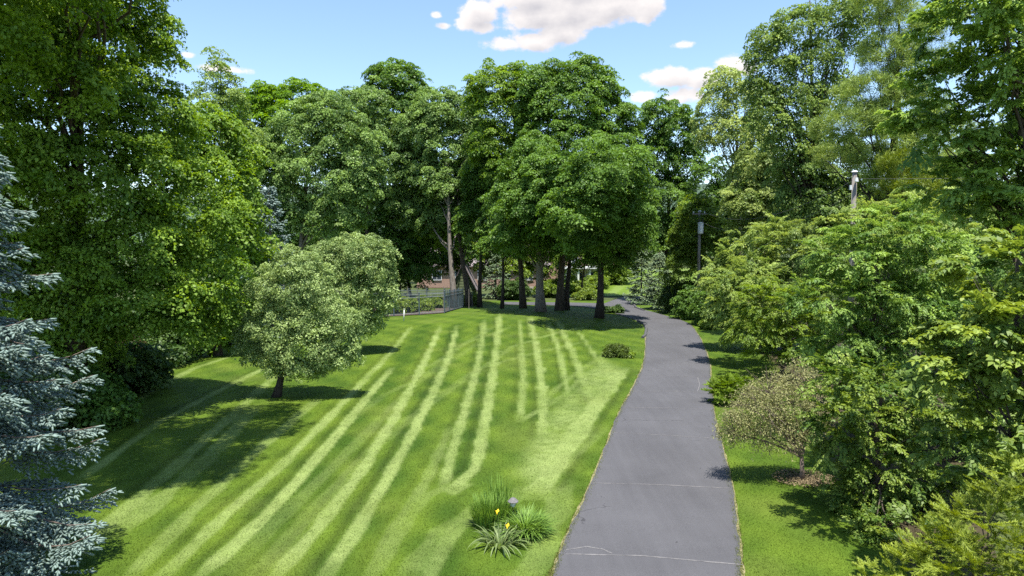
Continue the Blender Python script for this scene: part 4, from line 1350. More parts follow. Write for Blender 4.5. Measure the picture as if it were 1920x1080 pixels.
for k, (px, D, lob, sp) in enumerate([
        (1760, 31, [(1720, 480, 80, 60), (1790, 520, 80, 60), (1860, 480, 90, 70), (1930, 520, 80, 80), (1700, 570, 70, 50), (1800, 600, 90, 60), (1900, 620, 90, 70)], 'ash'),
        (1850, 42, [(1790, 330, 70, 60), (1870, 300, 80, 70), (1940, 350, 80, 80), (1820, 420, 90, 70), (1920, 440, 80, 70), (1740, 420, 60, 60)], 'locust'),
        (1560, 36, [(1560, 480, 60, 50), (1620, 520, 60, 50), (1560, 560, 60, 60), (1640, 600, 60, 60), (1580, 640, 60, 50)], 'willow'),
        (1830, 21, [(1800, 640, 90, 70), (1880, 680, 90, 80), (1780, 740, 90, 70), (1880, 800, 100, 80), (1960, 720, 80, 120), (1780, 840, 80, 60)], 'ash')]):
    dg('thicket_tree', ('shaded young tree deep in the thicket behind the mulberry', 'tall dull tree behind the near elm closing the view', 'light green sapling between the willow and the young ash', 'dark sapling between the buckthorn and the broad leaved mulberry')[k],
       'tree', px, D, lob, sp, 0.14, s=0.5, n=12, leaf=(0.17, 0.2, 0.15, 0.14)[k], wd=(0.085, 0.1, 0.07, 0.07)[k], seed=160 + k, limbs=12, back_cull=0.3, dens=1.1, tint_mu=0.4, droop=0.5, **SPRAY)

# --- orchard trees on the lawn
PEAR = dict(mode='clump', up=0.42, droop=0.3, jit=0.55, hang=0.0, thick=0.55)
b1 = gp(517, 744)
D1 = b1[1]
dg('apple_tree', 'round apple tree with dark slanting trunk standing alone on the lawn', 'tree', 517, D1,
   [(545, 540, 60, 60), (575, 535, 50, 45), (500, 560, 45, 55), (520, 610, 65, 60), (595, 595, 60, 60), (638, 610, 45, 48), (570, 650, 70, 45), (480, 620, 42, 48), (640, 640, 45, 42), (560, 500, 45, 38), (470, 655, 35, 25), (610, 675, 40, 25), (560, 690, 60, 22), (640, 668, 40, 26), (495, 668, 36, 22)],
   'pear', 0.17, s=0.24, n=13, leaf=0.098, wd=0.05, seed=50, limbs=22, back_cull=0.35, dens=0.9, tint_mu=0.55, bark='bark_dark', base_pt=b1, top=at(560, 560, D1), **PEAR)
b2 = gp(660, 662)
D2 = b2[1]
dg('apple_tree', 'fuller apple tree behind the lone one, beside the metal fence', 'tree', 660, D2,
   [(660, 490, 55, 50), (700, 500, 45, 55), (620, 500, 45, 50), (690, 560, 52, 50), (640, 560, 60, 55), (700, 470, 35, 30), (720, 540, 28, 45), (680, 600, 40, 30), (650, 462, 35, 22)],
   'pear', 0.17, s=0.32, n=15, leaf=0.13, wd=0.068, seed=51, limbs=16, back_cull=0.35, dens=0.95, tint_mu=0.55, bark='bark_dark', base_pt=b2, **PEAR)

# --- dry crabapple beside the drive
bc_ = gp(1503, 900)

def crabapple():
    r = np.random.default_rng(52)
    D = bc_[1]
    root = thing('crabapple_tree', bc_, 'half bare brownish crabapple on a mulch ring beside the drive', 'tree')
    lb = px_lobes([(1420, 770, 60, 46), (1480, 755, 52, 55), (1388, 795, 44, 34), (1450, 812, 62, 38), (1503, 715, 40, 40), (1440, 735, 48, 36), (1525, 790, 28, 45), (1366, 815, 26, 18)], D)
    P, O = lobe_points(r, lb, 0.14, 1.15, 0.6, 0.7)
    S = 0.22 * (0.6 + 0.7 * r.random(len(P)))
    ct = np.clip(0.5 + 0.25 * r.normal(size=len(P)), 0, 1)
    nn = unit(O * 0.6 + np.array([0, 0, 0.4]) + r.normal(0, 0.3, O.shape))
    V, Fc, tint, pos = clump_leaves(r, P, nn, S, 11, 0.05, 0.028, False, ct, droop=0.2, jit=0.9, thick=0.5)
    crown = add_mesh('crown', np_mesh('crown', V - bc_, Fc, MAT['crab'], face_attr=tint), root)
    crown['kind'] = 'stuff'
    g = Geo()
    fork = np.array([0, 0, 0.62])
    g.tube([(0, 0, -0.1), (0.01, 0, 0.25), (-0.02, 0, 0.62)], [0.085, 0.065, 0.055], 8)
    mains = []
    for k in range(9):
        c, rr = lb[k % len(lb)]
        e = c - bc_ + r.normal(0, 0.12, 3)
        pts = bez(fork, e, 0.25, 8)
        g.tube(pts, np.linspace(0.04, 0.012, 8), 6, cap=False)
        mains.append(pts)
    allp = np.vstack(mains)
    for i in r.choice(len(P), 420, replace=False):
        e = P[i] - bc_
        j = np.argmin(np.linalg.norm(allp - e, axis=1) + r.random(len(allp)) * 0.25)
        e2 = e + unit(O[i]) * 0.16
        g.tube(bez(allp[j], e2, 0.05, 4), np.linspace(0.010, 0.0035, 4), 3, cap=False)
    part('trunk', g, MAT['twig'], root, smooth=True)


crabapple()


# --- spruces
def fingers_mesh(A, B, R):
    """closed spindles from A to B of radius R: the needled shoots of a spruce"""
    d = unit(B - A)
    s = unit(np.cross(d, np.array([0.13, 0.21, 0.97])))
    u = np.cross(d, s)
    m = A + (B - A) * 0.45
    R = R[:, None]
    V = np.stack([A, m + s * R, m + u * R * 0.8, m - s * R, m - u * R * 0.8, B], 1)
    q = A + (B - A) * 0.85
    V = np.stack([A, m + s * R, m + u * R, m - s * R, m - u * R, q + (s + u) * R * 0.55, q + (u - s) * R * 0.55, q - (s + u) * R * 0.55, q + (s - u) * R * 0.55], 1).reshape(-1, 3)
    base_i = np.arange(len(A))[:, None] * 9
    tri = [(0, 2, 1), (0, 3, 2), (0, 4, 3), (0, 1, 4), (1, 2, 5), (2, 3, 6), (3, 4, 7), (4, 1, 8), (2, 6, 5), (3, 7, 6), (4, 8, 7), (1, 5, 8), (5, 6, 7), (5, 7, 8)]
    F = np.stack([np.stack([base_i[:, 0] + k for k in t], 1) for t in tri], 1).reshape(-1, 3)
    return V, F, len(tri)


def spruce(label, loc, H, R, species, seed, dz=0.17, tw=0.13, fg=0.085, fl=0.15, fr=0.016, z0=0.3, name='spruce_tree', yaw=None, gone=0.0, pw=0.85, cull=0.5, needles=0):
    r = np.random.default_rng(seed)
    root = thing(name, loc, label, 'tree')
    g = Geo()
    g.tube([(0, 0, -0.2), (0, 0, H * 0.5), (0, 0, H)], [0.018 * H, 0.011 * H, 0.01], 8)
    FA, FB, FR, FT = [], [], [], []
    z, k = z0, 0
    to_cam = unit(np.array([0 - loc[0], 0 - loc[1], 0.0]))
    while z < H - 0.1:
        az = k * 2.39996 + r.normal(0, 0.25)
        k += 1
        f = 1 - z / H
        L = R * (f ** pw) * (0.62 + 0.52 * r.random() ** 0.8) + 0.12
        pit = r.normal(-0.05, 0.13)
        o = np.array([math.cos(az), math.sin(az), 0])
        z += dz * (0.7 + 0.6 * r.random()) * (0.45 + 0.75 * f ** 0.5)
        if o @ to_cam < -0.25 and r.random() < cull:
            continue
        sag = (0.04 + 0.24 * f) * L * (0.5 + r.random())
        side = np.array([-o[1], o[0], 0])

        def bp(t):
            t = np.asarray(t)[:, None]
            return np.array([0, 0, z]) + o * L * t + np.array([0, 0, 1.0]) * (-sag * np.sin(t * math.pi * 0.62) + 0.30 * sag * t ** 3 + (0.12 * (1 - f) + pit) * L * t)
        tt = np.linspace(0, 1, 7)
        g.tube(list(bp(tt)), np.linspace(0.012 + 0.008 * L, 0.005, 7), 4, cap=False)
        nt = max(4, int(L * 0.80 / tw))
        t = 0.22 + 0.78 * (np.arange(nt) + 0.4 * r.random(nt)) / nt
        c = bp(t)
        for sgn in (-1, 1):
            tl = (0.18 + 0.42 * L * (1 - t)) * (0.7 + 0.6 * r.random(nt))
            tl = np.minimum(tl, 0.62 + 0.1 * L)
            hang = -0.15 - 0.75 * r.random(nt) ** 1.4
            d = unit(o * 0.72 + side * sgn * 0.75 + np.stack([r.normal(0, 0.1, nt), r.normal(0, 0.1, nt), hang], 1))
            e = c + d * tl[:, None]
            # twig itself as a chain of shoots
            nf = np.maximum(1, (tl / fg).astype(int))
            for q in range(int(nf.max())):
                m = nf > q
                u = ((q + 0.5) / nf[m])
                p = c[m] + d[m] * (tl[m] * u)[:, None]
                for s2 in (-1, 1):
                    lat = np.cross(d[m], np.array([0, 0, 1.0]))
                    dd = unit(d[m] * 0.8 + unit(lat) * s2 * 0.62 + np.array([0, 0, 0.15]) + r.normal(0, 0.22, (m.sum(), 3)))
                    l = fl * (0.65 + 0.6 * r.random(m.sum())) * (1.1 - 0.35 * u)
                    FA.append(p)
                    FB.append(p + dd * l[:, None])
                    FR.append(np.full(m.sum(), fr) * (0.8 + 0.4 * r.random(m.sum())))
                    FT.append(np.clip(0.10 + 0.62 * t[m] ** 1.3 * (0.5 + 0.6 * u) + r.normal(0, 0.13, m.sum()), 0, 1))
            FA.append(e - d * 0.06)
            FB.append(e + d * fl * 1.0)
            FR.append(np.full(nt, fr * 1.05))
            FT.append(np.clip(0.25 + 0.45 * t + r.normal(0, 0.14, nt), 0, 1))
        # leader of the branch
        e = bp([0.93, 1.0])
        FA.append(e[:1])
        FB.append(e[1:] + o * fl)
        FR.append(np.array([fr * 1.1]))
        FT.append(np.array([0.85]))
    A, B, Rr, T = np.vstack(FA), np.vstack(FB), np.concatenate(FR), np.concatenate(FT)
    V, F, nk = fingers_mesh(A, B, Rr)
    tint = np.repeat(T, nk)
    if needles:
        # short needles standing off the shoots
        nA = np.repeat(A, needles, 0)
        nB = np.repeat(B, needles, 0)
        u = r.random(len(nA))
        d = unit(nB - nA)
        rd = unit(np.cross(d, r.normal(0, 1, d.shape)))
        b0 = nA + (nB - nA) * u[:, None]
        tip = b0 + rd * (fr * 1.9) + d * (fr * 1.3)
        w = np.cross(d, rd) * (fr * 0.28)
        V2 = np.stack([b0 + w, b0 - w, tip], 1).reshape(-1, 3)
        F2 = np.arange(len(V2)).reshape(-1, 3) + len(V)
        V, F = np.vstack([V, V2]), np.vstack([F, F2])
        tint = np.concatenate([tint, np.clip(np.repeat(T, needles) + 0.08, 0, 1)])
    LEAF_COUNT[0] += len(F)
    crown = add_mesh('crown', np_mesh('crown', V, F, MAT[species], face_attr=tint), root)
    crown['kind'] = 'stuff'
    part('trunk', g, MAT['twig'], root, smooth=True)
    return root


spruce('large blue spruce at the edge of the lawn with pale drooping branch tips', base(-95, 12.5), 10.9, 2.9, 'spruce_blue', 60, cull=0.8, dz=0.054, tw=0.10, fg=0.078, fl=0.145, fr=0.0185)
spruce('distant blue spruce half hidden between the huge maple and the oak', base(508, 50), 10.8, 3.0, 'spruce_blue', 61, dz=0.10, tw=0.26, fg=0.22, fl=0.30, fr=0.05, cull=0.8)
spruce('taller green spruce across the drive, standing behind the bushier one', base(1203, 75), 6.8, 2.0, 'spruce_green', 62, dz=0.065, tw=0.22, fg=0.2, fl=0.26, fr=0.045, cull=0.8)
spruce('bushy green spruce beside the bend of the drive', base(1236, 69), 5.8, 2.2, 'spruce_green', 63, dz=0.06, tw=0.2, fg=0.18, fl=0.24, fr=0.042, cull=0.8, pw=0.7)
spruce('dark young spruce behind the central trunks near the house', base(930, 84), 6.0, 2.2, 'spruce_green', 64, dz=0.09, tw=0.28, fg=0.25, fl=0.3, fr=0.05, cull=0.8, pw=0.7)


# --- shrubs
def shrub(name, label, b, w, h, species, seed, s=0.25, n=16, leaf=0.09, wd=None, mode='clump', group=None, dens=1.1, cat='shrub', **kw):
    r = np.random.default_rng(seed)
    lb = []
    for k in range(5):
        a = k * 2.4 + r.random()
        q = 0.0 if k == 0 else 0.45
        hh = h * (0.5 if k == 0 else 0.34 + 0.14 * r.random())
        lb.append((b + np.array([math.cos(a) * q * w * 0.55, math.sin(a) * q * w * 0.45, hh * 0.95]), np.array([w * (0.36 if k == 0 else 0.26), w * 0.28, hh])))
    return build_tree(name, label, cat, 0, 0, None, species, 0.03, s=s, n=n, leaf=leaf, wd=wd, mode=mode, seed=seed, group=group, dens=dens,
                      base_pt=b, world_lobes=lb, limbs=6, back_cull=0.5, top=b + np.array([0, 0, h * 0.6]), **kw)


shrub('juniper_shrub', 'bright green spreading juniper behind the dry crabapple', gp(1378, 757), 2.0, 1.15, 'juniper', 70, s=0.22, n=22, leaf=0.09, wd=0.03, mode='spray', droop=0.0, up=0.4, spread=0.6, hang=-0.3)
shrub('bronze_shrub', 'low bronze green bush on the lawn near the drive edge', gp(1158, 668), 1.7, 0.85, 'bronze', 71, s=0.22, n=18, leaf=0.10, wd=0.045)
shrub('small_shrub', 'small light green bush touching the bronze one on the lawn', gp(1180, 670), 0.9, 0.45, 'shrub', 72, s=0.2, n=16, leaf=0.09)
shrub('small_shrub', 'little round bush on the verge under the willow', gp(1326, 617), 1.3, 0.8, 'shrub', 73, s=0.25, n=14, leaf=0.12)
shrub('boxwood_shrub', 'dark low bush at the foot of the maple nearest the drive', gp(1136, 586), 1.5, 0.7, 'shrub_dark', 74, s=0.3, n=14, leaf=0.14)
shrub('boxwood_shrub', 'dark low bush between the maple by the drive and the asphalt', gp(1156, 587), 1.5, 0.75, 'shrub_dark', 75, s=0.3, n=14, leaf=0.14)
shrub('barberry_shrub', 'brownish barberry in the shade under the huge maple', base(205, 32), 3.0, 2.6, 'barberry', 76, s=0.35, n=14, leaf=0.13)
shrub('undergrowth_shrub', 'dark green undergrowth bush at the lawn edge beneath the huge maple', base(300, 37), 4.5, 2.4, 'shrub_dark', 77, s=0.45, n=16, leaf=0.17)
shrub('undergrowth_shrub', 'tall dark bush under the huge maple behind the blue spruce', base(120, 29), 4.5, 3.2, 'shrub_dark', 78, s=0.45, n=16, leaf=0.16)
shrub('undergrowth_shrub', 'loose green bush at the lawn corner below the second maple', base(415, 45), 4.0, 3.4, 'maple_dark', 79, s=0.45, n=16, leaf=0.17)
shrub('undergrowth_shrub', 'grassy low shrub where the lawn meets the maple shade', base(225, 33), 3.0, 1.0, 'shrub', 80, s=0.3, n=14, leaf=0.13)
shrub('flower_shrub', 'leafy light green plant outside the metal fence corner', gp(886, 573), 2.2, 1.5, 'garden', 81, s=0.35, n=14, leaf=0.16)
shrub('hedge_shrub', 'clipped round shrub below the brick chimney beside the far lawn', base(1150, 97), 5.2, 3.0, 'shrub', 82, s=0.5, n=14, leaf=0.24)
shrub('hedge_shrub', 'rounded hedge between the porch and the far lawn bank', base(1118, 94), 4.0, 2.0, 'shrub', 83, s=0.45, n=14, leaf=0.22)
shrub('hedge_shrub', 'low light green hedge in front of the white porch', base(1085, 91), 5.0, 1.5, 'garden', 84, s=0.45, n=14, leaf=0.22)
shrub('hedge_shrub', 'yellow green shrub on the island by the trunk near the drive', base(1100, 82), 3.2, 1.5, 'garden', 85, s=0.4, n=14, leaf=0.2)
shrub('hedge_shrub', 'leafy shrub seen between the pale trunk and the dark trunks', base(1030, 86), 4.0, 2.4, 'shrub', 86, s=0.45, n=14, leaf=0.22)
shrub('hedge_shrub', 'sunny bush at the top of the far lawn bank', base(1172, 106), 5.0, 3.4, 'garden', 87, s=0.55, n=14, leaf=0.28)
shrub('hedge_shrub', 'shaded green shrub behind the two thin trunks of the clump', base(965, 82), 4.2, 2.6, 'shrub_dark', 88, s=0.45, n=14, leaf=0.22)
for k, (px, D, w, h) in enumerate([(1275, 66, 4.0, 3.2), (1300, 60, 3.5, 3.0), (1345, 55, 4.0, 3.2)]):
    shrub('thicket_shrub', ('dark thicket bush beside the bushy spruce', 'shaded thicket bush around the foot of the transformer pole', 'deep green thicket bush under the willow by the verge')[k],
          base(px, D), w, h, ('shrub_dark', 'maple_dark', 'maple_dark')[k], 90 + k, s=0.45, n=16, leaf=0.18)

for k, (px, D, w, h) in enumerate([(30, 31, 5.5, 3.6), (-60, 27, 5.5, 3.4), (215, 39, 5.5, 3.6), (330, 46, 5.5, 3.8), (140, 35, 5.0, 4.0)]):
    shrub('undergrowth_shrub', ('deep green understory bush seen between the blue spruce boughs', 'shaded understory bush behind the lower blue spruce boughs', 'dark leafy bush behind the barberry', 'dark leafy bush below the second maple crown',
          'high dark bush around the foot of the huge maple')[k], base(px, D), w, h, ('shrub_dark', 'maple_dark', 'shrub_dark', 'maple', 'maple_dark')[k], 140 + k, s=0.5, n=16, leaf=0.18)

for k, (px, D, w, h) in enumerate([(150, 24.5, 4.0, 2.2), (40, 23, 4.5, 2.6), (245, 30, 3.6, 2.4)]):
    shrub('undergrowth_shrub', ('dusky bush hiding the foot of the huge maple', 'dim bush close behind the blue spruce', 'dull green bush between the barberry and the lawn')[k],
          base(px, D), w, h, ('maple_dark', 'shrub_dark', 'shrub_dark')[k], 170 + k, s=0.4, n=16, leaf=0.15)

# vegetables inside the fence
for k, (px, D, h) in enumerate([(745, 63, 1.25), (772, 64, 1.35), (800, 65.5, 1.2), (760, 67.5, 1.4), (790, 69, 1.5), (822, 69, 1.3), (728, 66, 1.3)]):
    shrub('garden_plant', 'leafy yellow green vegetable plant growing inside the metal fence', base(px, D), 1.9, h, 'garden', 100 + k, s=0.3, n=12, leaf=0.17, group='vegetable plants inside the fence', cat='plant')

# --- far woods behind the house: one mass nobody could count
r = np.random.default_rng(5)
FV, FF, FT = [], [], []
o = 0
for i in range(46):
    x = -118 + i * 5.4 + r.normal(0, 1.5)
    y = 118 + r.random() * 32 - 0.06 * abs(x)
    h = 8.5 + 5 * r.random() + (3.0 if x < -10 else 0)
    if 24 < x < 60:
        h = 8.5 + 2 * r.random()
    lb = [(np.array([x, y, h * 0.55 + float(hgt(x, y))]), np.array([3.6, 3.0, h * 0.45])), (np.array([x + 2, y - 1.5, h * 0.3]), np.array([3.4, 3.0, h * 0.3]))]
    P, O = lobe_points(r, lb, 1.1, 0.9, 0.0, 0.2)
    away = O[:, 1] > 0.3
    P, O = P[~away], O[~away]
    V, Fc, tint, _ = clump_leaves(r, P, unit(O * 0.4 + np.array([0, 0, 0.6])), np.full(len(P), 1.1), 14, 0.55, 0.42, False, np.clip(0.45 + 0.25 * r.normal(size=len(P)), 0, 1))
    FV.append(V)
    FF.append(Fc + o)
    o += len(V)
    FT.append(tint)
me = np_mesh('far_woods', np.vstack(FV), np.vstack(FF), MAT['maple_dark'], face_attr=np.concatenate(FT))
fw = add_mesh('far_woods', me)
tag(fw, 'dark green woods closing the view behind the house', 'woods', kind='stuff')

# ------------------------------------------------------------------ house behind the trees
HZ0 = 0.0


def window(parent, c, w, h, face=-1):
    g = Geo()
    x, y, z = c
    t = 0.09
    g.box((x, y, z + h / 2 - t / 2), (w, 0.08, t))
    g.box((x, y, z - h / 2 + t / 2), (w, 0.08, t))
    g.box((x - w / 2 + t / 2, y, z), (t, 0.08, h - 2 * t))
    g.box((x + w / 2 - t / 2, y, z), (t, 0.08, h - 2 * t))
    g.box((x, y, z), (0.05, 0.06, h - 2 * t))
    f = part('window', g, MAT['white'], parent)
    p = Geo()
    p.box((x, y + 0.02, z), (w - 2 * t, 0.02, h - 2 * t))
    part('pane', p, MAT['pane'], f)


def gable_roof(g, x0, x1, y0, y1, z0, z1, ov=0.5, th=0.18):
    ym = (y0 + y1) / 2
    vs = []
    for x in (x0 - ov, x1 + ov):
        k = (z1 - z0) / (ym - y0)
        for y, z in ((y0 - ov, z0 - ov * k), (ym, z1), (y1 + ov, z0 - ov * k)):
            vs += [(x, y, z), (x, y, z + th)]
    g.add(vs, [(1, 7, 9, 3), (3, 9, 11, 5), (0, 2, 8, 6), (2, 4, 10, 8), (0, 6, 7, 1), (4, 5, 11, 10), (0, 1, 3, 2), (2, 3, 5, 4), (6, 8, 9, 7), (8, 10, 11, 9)])


house = thing('brick_house', (0, 104, 0), 'brick house with pinkish grey roof and white porch half hidden behind the trees', 'house')
g = Geo()
g.box((-4.6, 5.0, 1.85), (20.0, 9.0, 3.7))
g.box((8.6, 6.5, 2.6), (6.4, 8.0, 5.2))
part('wall', g, MAT['brick'], house)
g = Geo()
gable_roof(g, -14.6, 5.4, 0.5, 9.5, 3.72, 8.4)
gable_roof(g, 5.42, 11.8, 2.5, 10.5, 5.22, 8.6, ov=0.3)
roof = part('roof', g, MAT['roofing'], house)
g = Geo()
g.box((15.3, -2.0, 2.0), (1.5, 1.1, 6.0))
g.box((15.3, -2.0, 5.05), (1.7, 1.3, 0.14))
part('chimney', g, MAT['brick'], roof)
for x in (-11.5, -8.0, -4.5, -1.0, 2.5):
    window(house, (x, 0.42, 1.9), 1.5, 1.5)
for x in (7.4, 9.8):
    window(house, (x, 2.42, 3.9), 1.1, 1.3)
porch = Geo()
porch.box((10.8, -0.6, 0.25), (5.6, 3.6, 0.5))
pf = part('porch', porch, MAT['stone'], house)
for x in (8.2, 9.9, 11.6, 13.3):
    g = Geo()
    g.box((x, -2.2, 1.75), (0.26, 0.26, 2.5))
    g.box((x, -2.2, 0.55), (0.36, 0.36, 0.12))
    part('column', g, MAT['white'], pf)
g = Geo()
g.box((10.8, -0.6, 3.14), (6.0, 3.9, 0.28))
part('porch_roof', g, MAT['white'], pf)
g = Geo()
g.box((10.8, 1.1, 1.7), (6.0, 0.1, 2.4))
part('porch_wall', g, MAT['white'], pf)
for x in (9.0, 10.8, 12.5):
    window(house, (x, 1.0, 1.6), 0.95, 1.7)
# terrace wall in front
g = Geo()
g.box((0, 0, 0.28), (15.0, 0.35, 0.62))
tw_ = part('terrace_wall', g, MAT['stone'], None, loc=(9.0, 97.0, 0.0))
tag(tw_, 'low stone terrace wall in front of the white porch', 'wall')
# garden urn on the porch edge
shed = thing('garden_shed', (-5.7, 80, 0), 'small green gabled shed behind the fence and the forked maple', 'shed')
g = Geo()
g.add([(-1.35, 0, 0), (1.35, 0, 0), (1.35, 0, 1.6), (0, 0, 4.4), (-1.35, 0, 1.6), (-1.35, 4, 0), (1.35, 4, 0), (1.35, 4, 1.6), (0, 4, 4.4), (-1.35, 4, 1.6)],
      [(0, 1, 2, 3, 4), (9, 8, 7, 6, 5), (1, 6, 7, 2), (5, 0, 4, 9), (4, 3, 8, 9), (3, 2, 7, 8)])
part('wall', g, MAT['siding'], shed)
g = Geo()
for s in (-1, 1):
    g.add([(s * 1.62, -0.3, 1.03), (0, -0.3, 4.43), (0, -0.3, 4.6), (s * 1.62, -0.3, 1.23), (s * 1.62, 4.3, 1.03), (0, 4.3, 4.43), (0, 4.3, 4.6), (s * 1.62, 4.3, 1.23)],
          [(0, 1, 2, 3), (7, 6, 5, 4), (0, 4, 5, 1), (3, 2, 6, 7), (0, 3, 7, 4), (1, 5, 6, 2)])
part('roof', g, MAT['roofing'], shed)
for k in range(13):
    z = 0.16 + k * 0.33
    hw = 1.35 if z < 1.6 else 1.35 * (4.4 - z) / 3.0
    if hw < 0.12:
        break
    g = Geo()
    g.add([(-hw, -0.035, z - 0.15), (hw, -0.035, z - 0.15), (hw, -0.012, z + 0.16), (-hw, -0.012, z + 0.16), (-hw, 0, z - 0.15), (hw, 0, z - 0.15)],
          [(0, 1, 2, 3), (0, 4, 5, 1)])
    part('plank', g, MAT['siding'], shed)

# ------------------------------------------------------------------ metal fence
F0, F1, F2 = base(690, 60.5), base(833, 60.5), base(868, 68.5)
F3 = base(700, 70.0)
fence = thing('metal_fence', F1, 'blue grey metal picket fence around the vegetable garden', 'fence')
FH = 1.95
pk = Geo()
pk.box((0, 0, FH / 2 - 0.02), (0.020, 0.020, FH - 0.10))
pk.box((0, 0, FH - 0.03), (0.022, 0.022, 0.08), taper=0.2)
pk_me = pk.mesh('picket', MAT['fence'])
po = Geo()
po.box((0, 0, FH / 2), (0.075, 0.075, FH + 0.1))
po.box((0, 0, FH + 0.08), (0.10, 0.10, 0.06), taper=0.4)
po_me = po.mesh('post', MAT['fence'])
for a, b in ((F0, F1), (F1, F2), (F2, F3)):
    L = np.linalg.norm((b - a)[:2])
    nb = max(1, round(L / 2.0))
    d = (b - a) / L
    rz = math.atan2(d[1], d[0])
    for i in range(nb + (0 if (b is F1 or b is F2) else 1)):
        p = a + (b - a) * i / nb
        o = add_mesh('post', po_me, fence, p - F1)
        o.location.z = float(hgt(p[0], p[1])) - F1[2]
        o.rotation_euler.z = rz
    for z in (0.14, FH - 0.42, FH - 0.16):
        g = Geo()
        A, B = a - F1, b - F1
        A[2] = float(hgt(a[0], a[1])) - F1[2] + z
        B[2] = float(hgt(b[0], b[1])) - F1[2] + z
        g.tube([A, A * 0.67 + B * 0.33, A * 0.33 + B * 0.67, B], 0.022, 4)
        part('rail', g, MAT['fence'], fence)
    n = int(L / (0.19 if a is F1 else 0.125))
    for i in range(n):
        p = a + (b - a) * (i + 0.5) / n
        o = add_mesh('picket', pk_me, fence, (p[0] - F1[0], p[1] - F1[1], float(hgt(p[0], p[1])) - F1[2] + 0.02))
        o.rotation_euler.z = rz
g = Geo()
q = [F0, F1, F2, F3]
vs = []
N_ = 14
fs = []
for i in range(N_):
    for j in range(N_):
        u, v = i / (N_ - 1), j / (N_ - 1)
        p = (F0 * (1 - u) + F1 * u) * (1 - v) + (F3 * (1 - u) + F2 * u) * v
        vs.append((p[0], p[1], float(hgt(p[0], p[1])) + 0.035 + 0.03 * random.random()))
for i in range(N_ - 1):
    for j in range(N_ - 1):
        a = i * N_ + j
        fs.append((a, a + N_, a + N_ + 1, a + 1))
g.add(vs, fs)
o = add_mesh('garden_soil', g.mesh('garden_soil', MAT['soil']))
tag(o, kind='structure')
st = Geo()
st.box((0, 0, 1.1), (0.045, 0.045, 2.3))
st_me = st.mesh('garden_stake', MAT['wood'])
for k, (px, D) in enumerate([(764, 69.3), (782, 67.8), (797, 69.3), (831, 67.5), (838, 69.2)]):
    o = add_mesh('garden_stake', st_me, None, base(px, D))
    tag(o, 'thin wooden plant stake standing among the fenced vegetables', 'stake', 'plant stakes inside the fence')
# stakes beside the fence corner
for k, (px, D) in enumerate([(879, 66), (885, 70)]):
    o = add_mesh('garden_stake', st_me, None, base(px, D))
    o.scale = (1.2, 1.2, (0.85, 0.7)[k])
    tag(o, ('tall weathered stake beside the plant outside the fence corner', 'shorter weathered stake between the forked maple and slim maple')[k], 'stake')
p = gp(757, 602)
g = Geo()
g.tube([(0, 0, -0.1), (0.02, 0, 0.45), (0.05, 0, 0.95)], 0.045, 8)
g.tube([(0.05, 0, 0.95), (0.052, 0, 1.0)], [0.055, 0.03], 8)
o = add_mesh('marker_stake', g.mesh('marker_stake', MAT['white'], True), None, p)
tag(o, 'white plastic marker stake on the lawn in front of the metal fence', 'stake')


# ------------------------------------------------------------------ utility poles
def pole(px, D, top_py, label, transformer):
    b = base(px, D)
    top = at(px, top_py, D)[2] - b[2]
    root = thing('utility_pole', b, label, 'pole')
    g = Geo()
    g.tube([(0, 0, -0.3), (0.01, 0, top * 0.5), (0, 0, top)], [0.15, 0.13, 0.11], 10)
    part('shaft', g, MAT['wood'], root, smooth=True)
    g = Geo()
    g.tube([(0, 0, top - 0.02), (0, 0, top + 0.05)], [0.15, 0.11], 10)
    part('cap', g, MAT['steel'], root)
    if transformer:
        g = Geo()
        g.box((0, -0.02, top - 0.25), (1.3, 0.10, 0.12))
        arm = part('crossarm', g, MAT['wood'], root)
        for x in (-0.55, 0.45):
            g = Geo()
            g.tube([(x, -0.02, top - 0.19), (x, -0.02, top - 0.1), (x, -0.02, top - 0.02)], [0.05, 0.07, 0.035], 8)
            part('insulator', g, MAT['steel'], arm)
        g = Geo()
        zc = top - 1.55
        g.tube([(0, -0.42, zc - 0.5), (0, -0.42, zc - 0.44), (0, -0.42, zc + 0.40), (0, -0.42, zc + 0.5), (0, -0.42, zc + 0.56)], [0.18, 0.24, 0.24, 0.26, 0.12], 14)
        tr = part('transformer', g, MAT['steel'], root, smooth=False)
        for x in (-0.16, 0.16):
            g = Geo()
            g.tube([(x, -0.48, zc + 0.5), (x, -0.48, zc + 0.66), (x * 1.1, -0.48, zc + 0.84)], [0.05, 0.06, 0.025], 7)
            part('bushing', g, MAT['black'], tr)
        g = Geo()
        g.box((0, -0.16, zc + 0.22), (0.14, 0.28, 0.10))
        g.box((0, -0.16, zc - 0.22), (0.14, 0.28, 0.10))
        part('bracket', g, MAT['steel'], root)
    else:
        g = Geo()
        g.tube([(0.0, -0.14, top - 0.5), (0.0, -0.22, top - 0.46), (0, -0.22, top - 0.3)], [0.05, 0.09, 0.05], 8)
        part('insulator', g, MAT['steel'], root)
        g = Geo()
        g.box((-0.17, 0, top - 0.75), (0.10, 0.10, 0.22))
        part('bracket', g, MAT['steel'], root)
    return b + np.array([0, 0, top])


t1_ = pole(1310, 62, 396, 'wooden utility pole carrying a grey can transformer near the bend', True)
t2_ = pole(1597, 33, 322, 'taller grey utility pole rising out of the thicket', False)
t3_ = np.array([34.0, 14.0, t2_[2] + 0.3])


def wire(a, b, sag, label):
    g = Geo()
    n = 20
    pts = []
    for i in range(n + 1):
        t = i / n
        p = a * (1 - t) + b * t
        p = p - np.array([0, 0, 4 * sag * t * (1 - t)])
        pts.append(p)
    g.tube(pts, 0.010, 5)
    o = add_mesh('overhead_wire', g.mesh('overhead_wire', MAT['wire'], True))
    tag(o, label, 'wire')


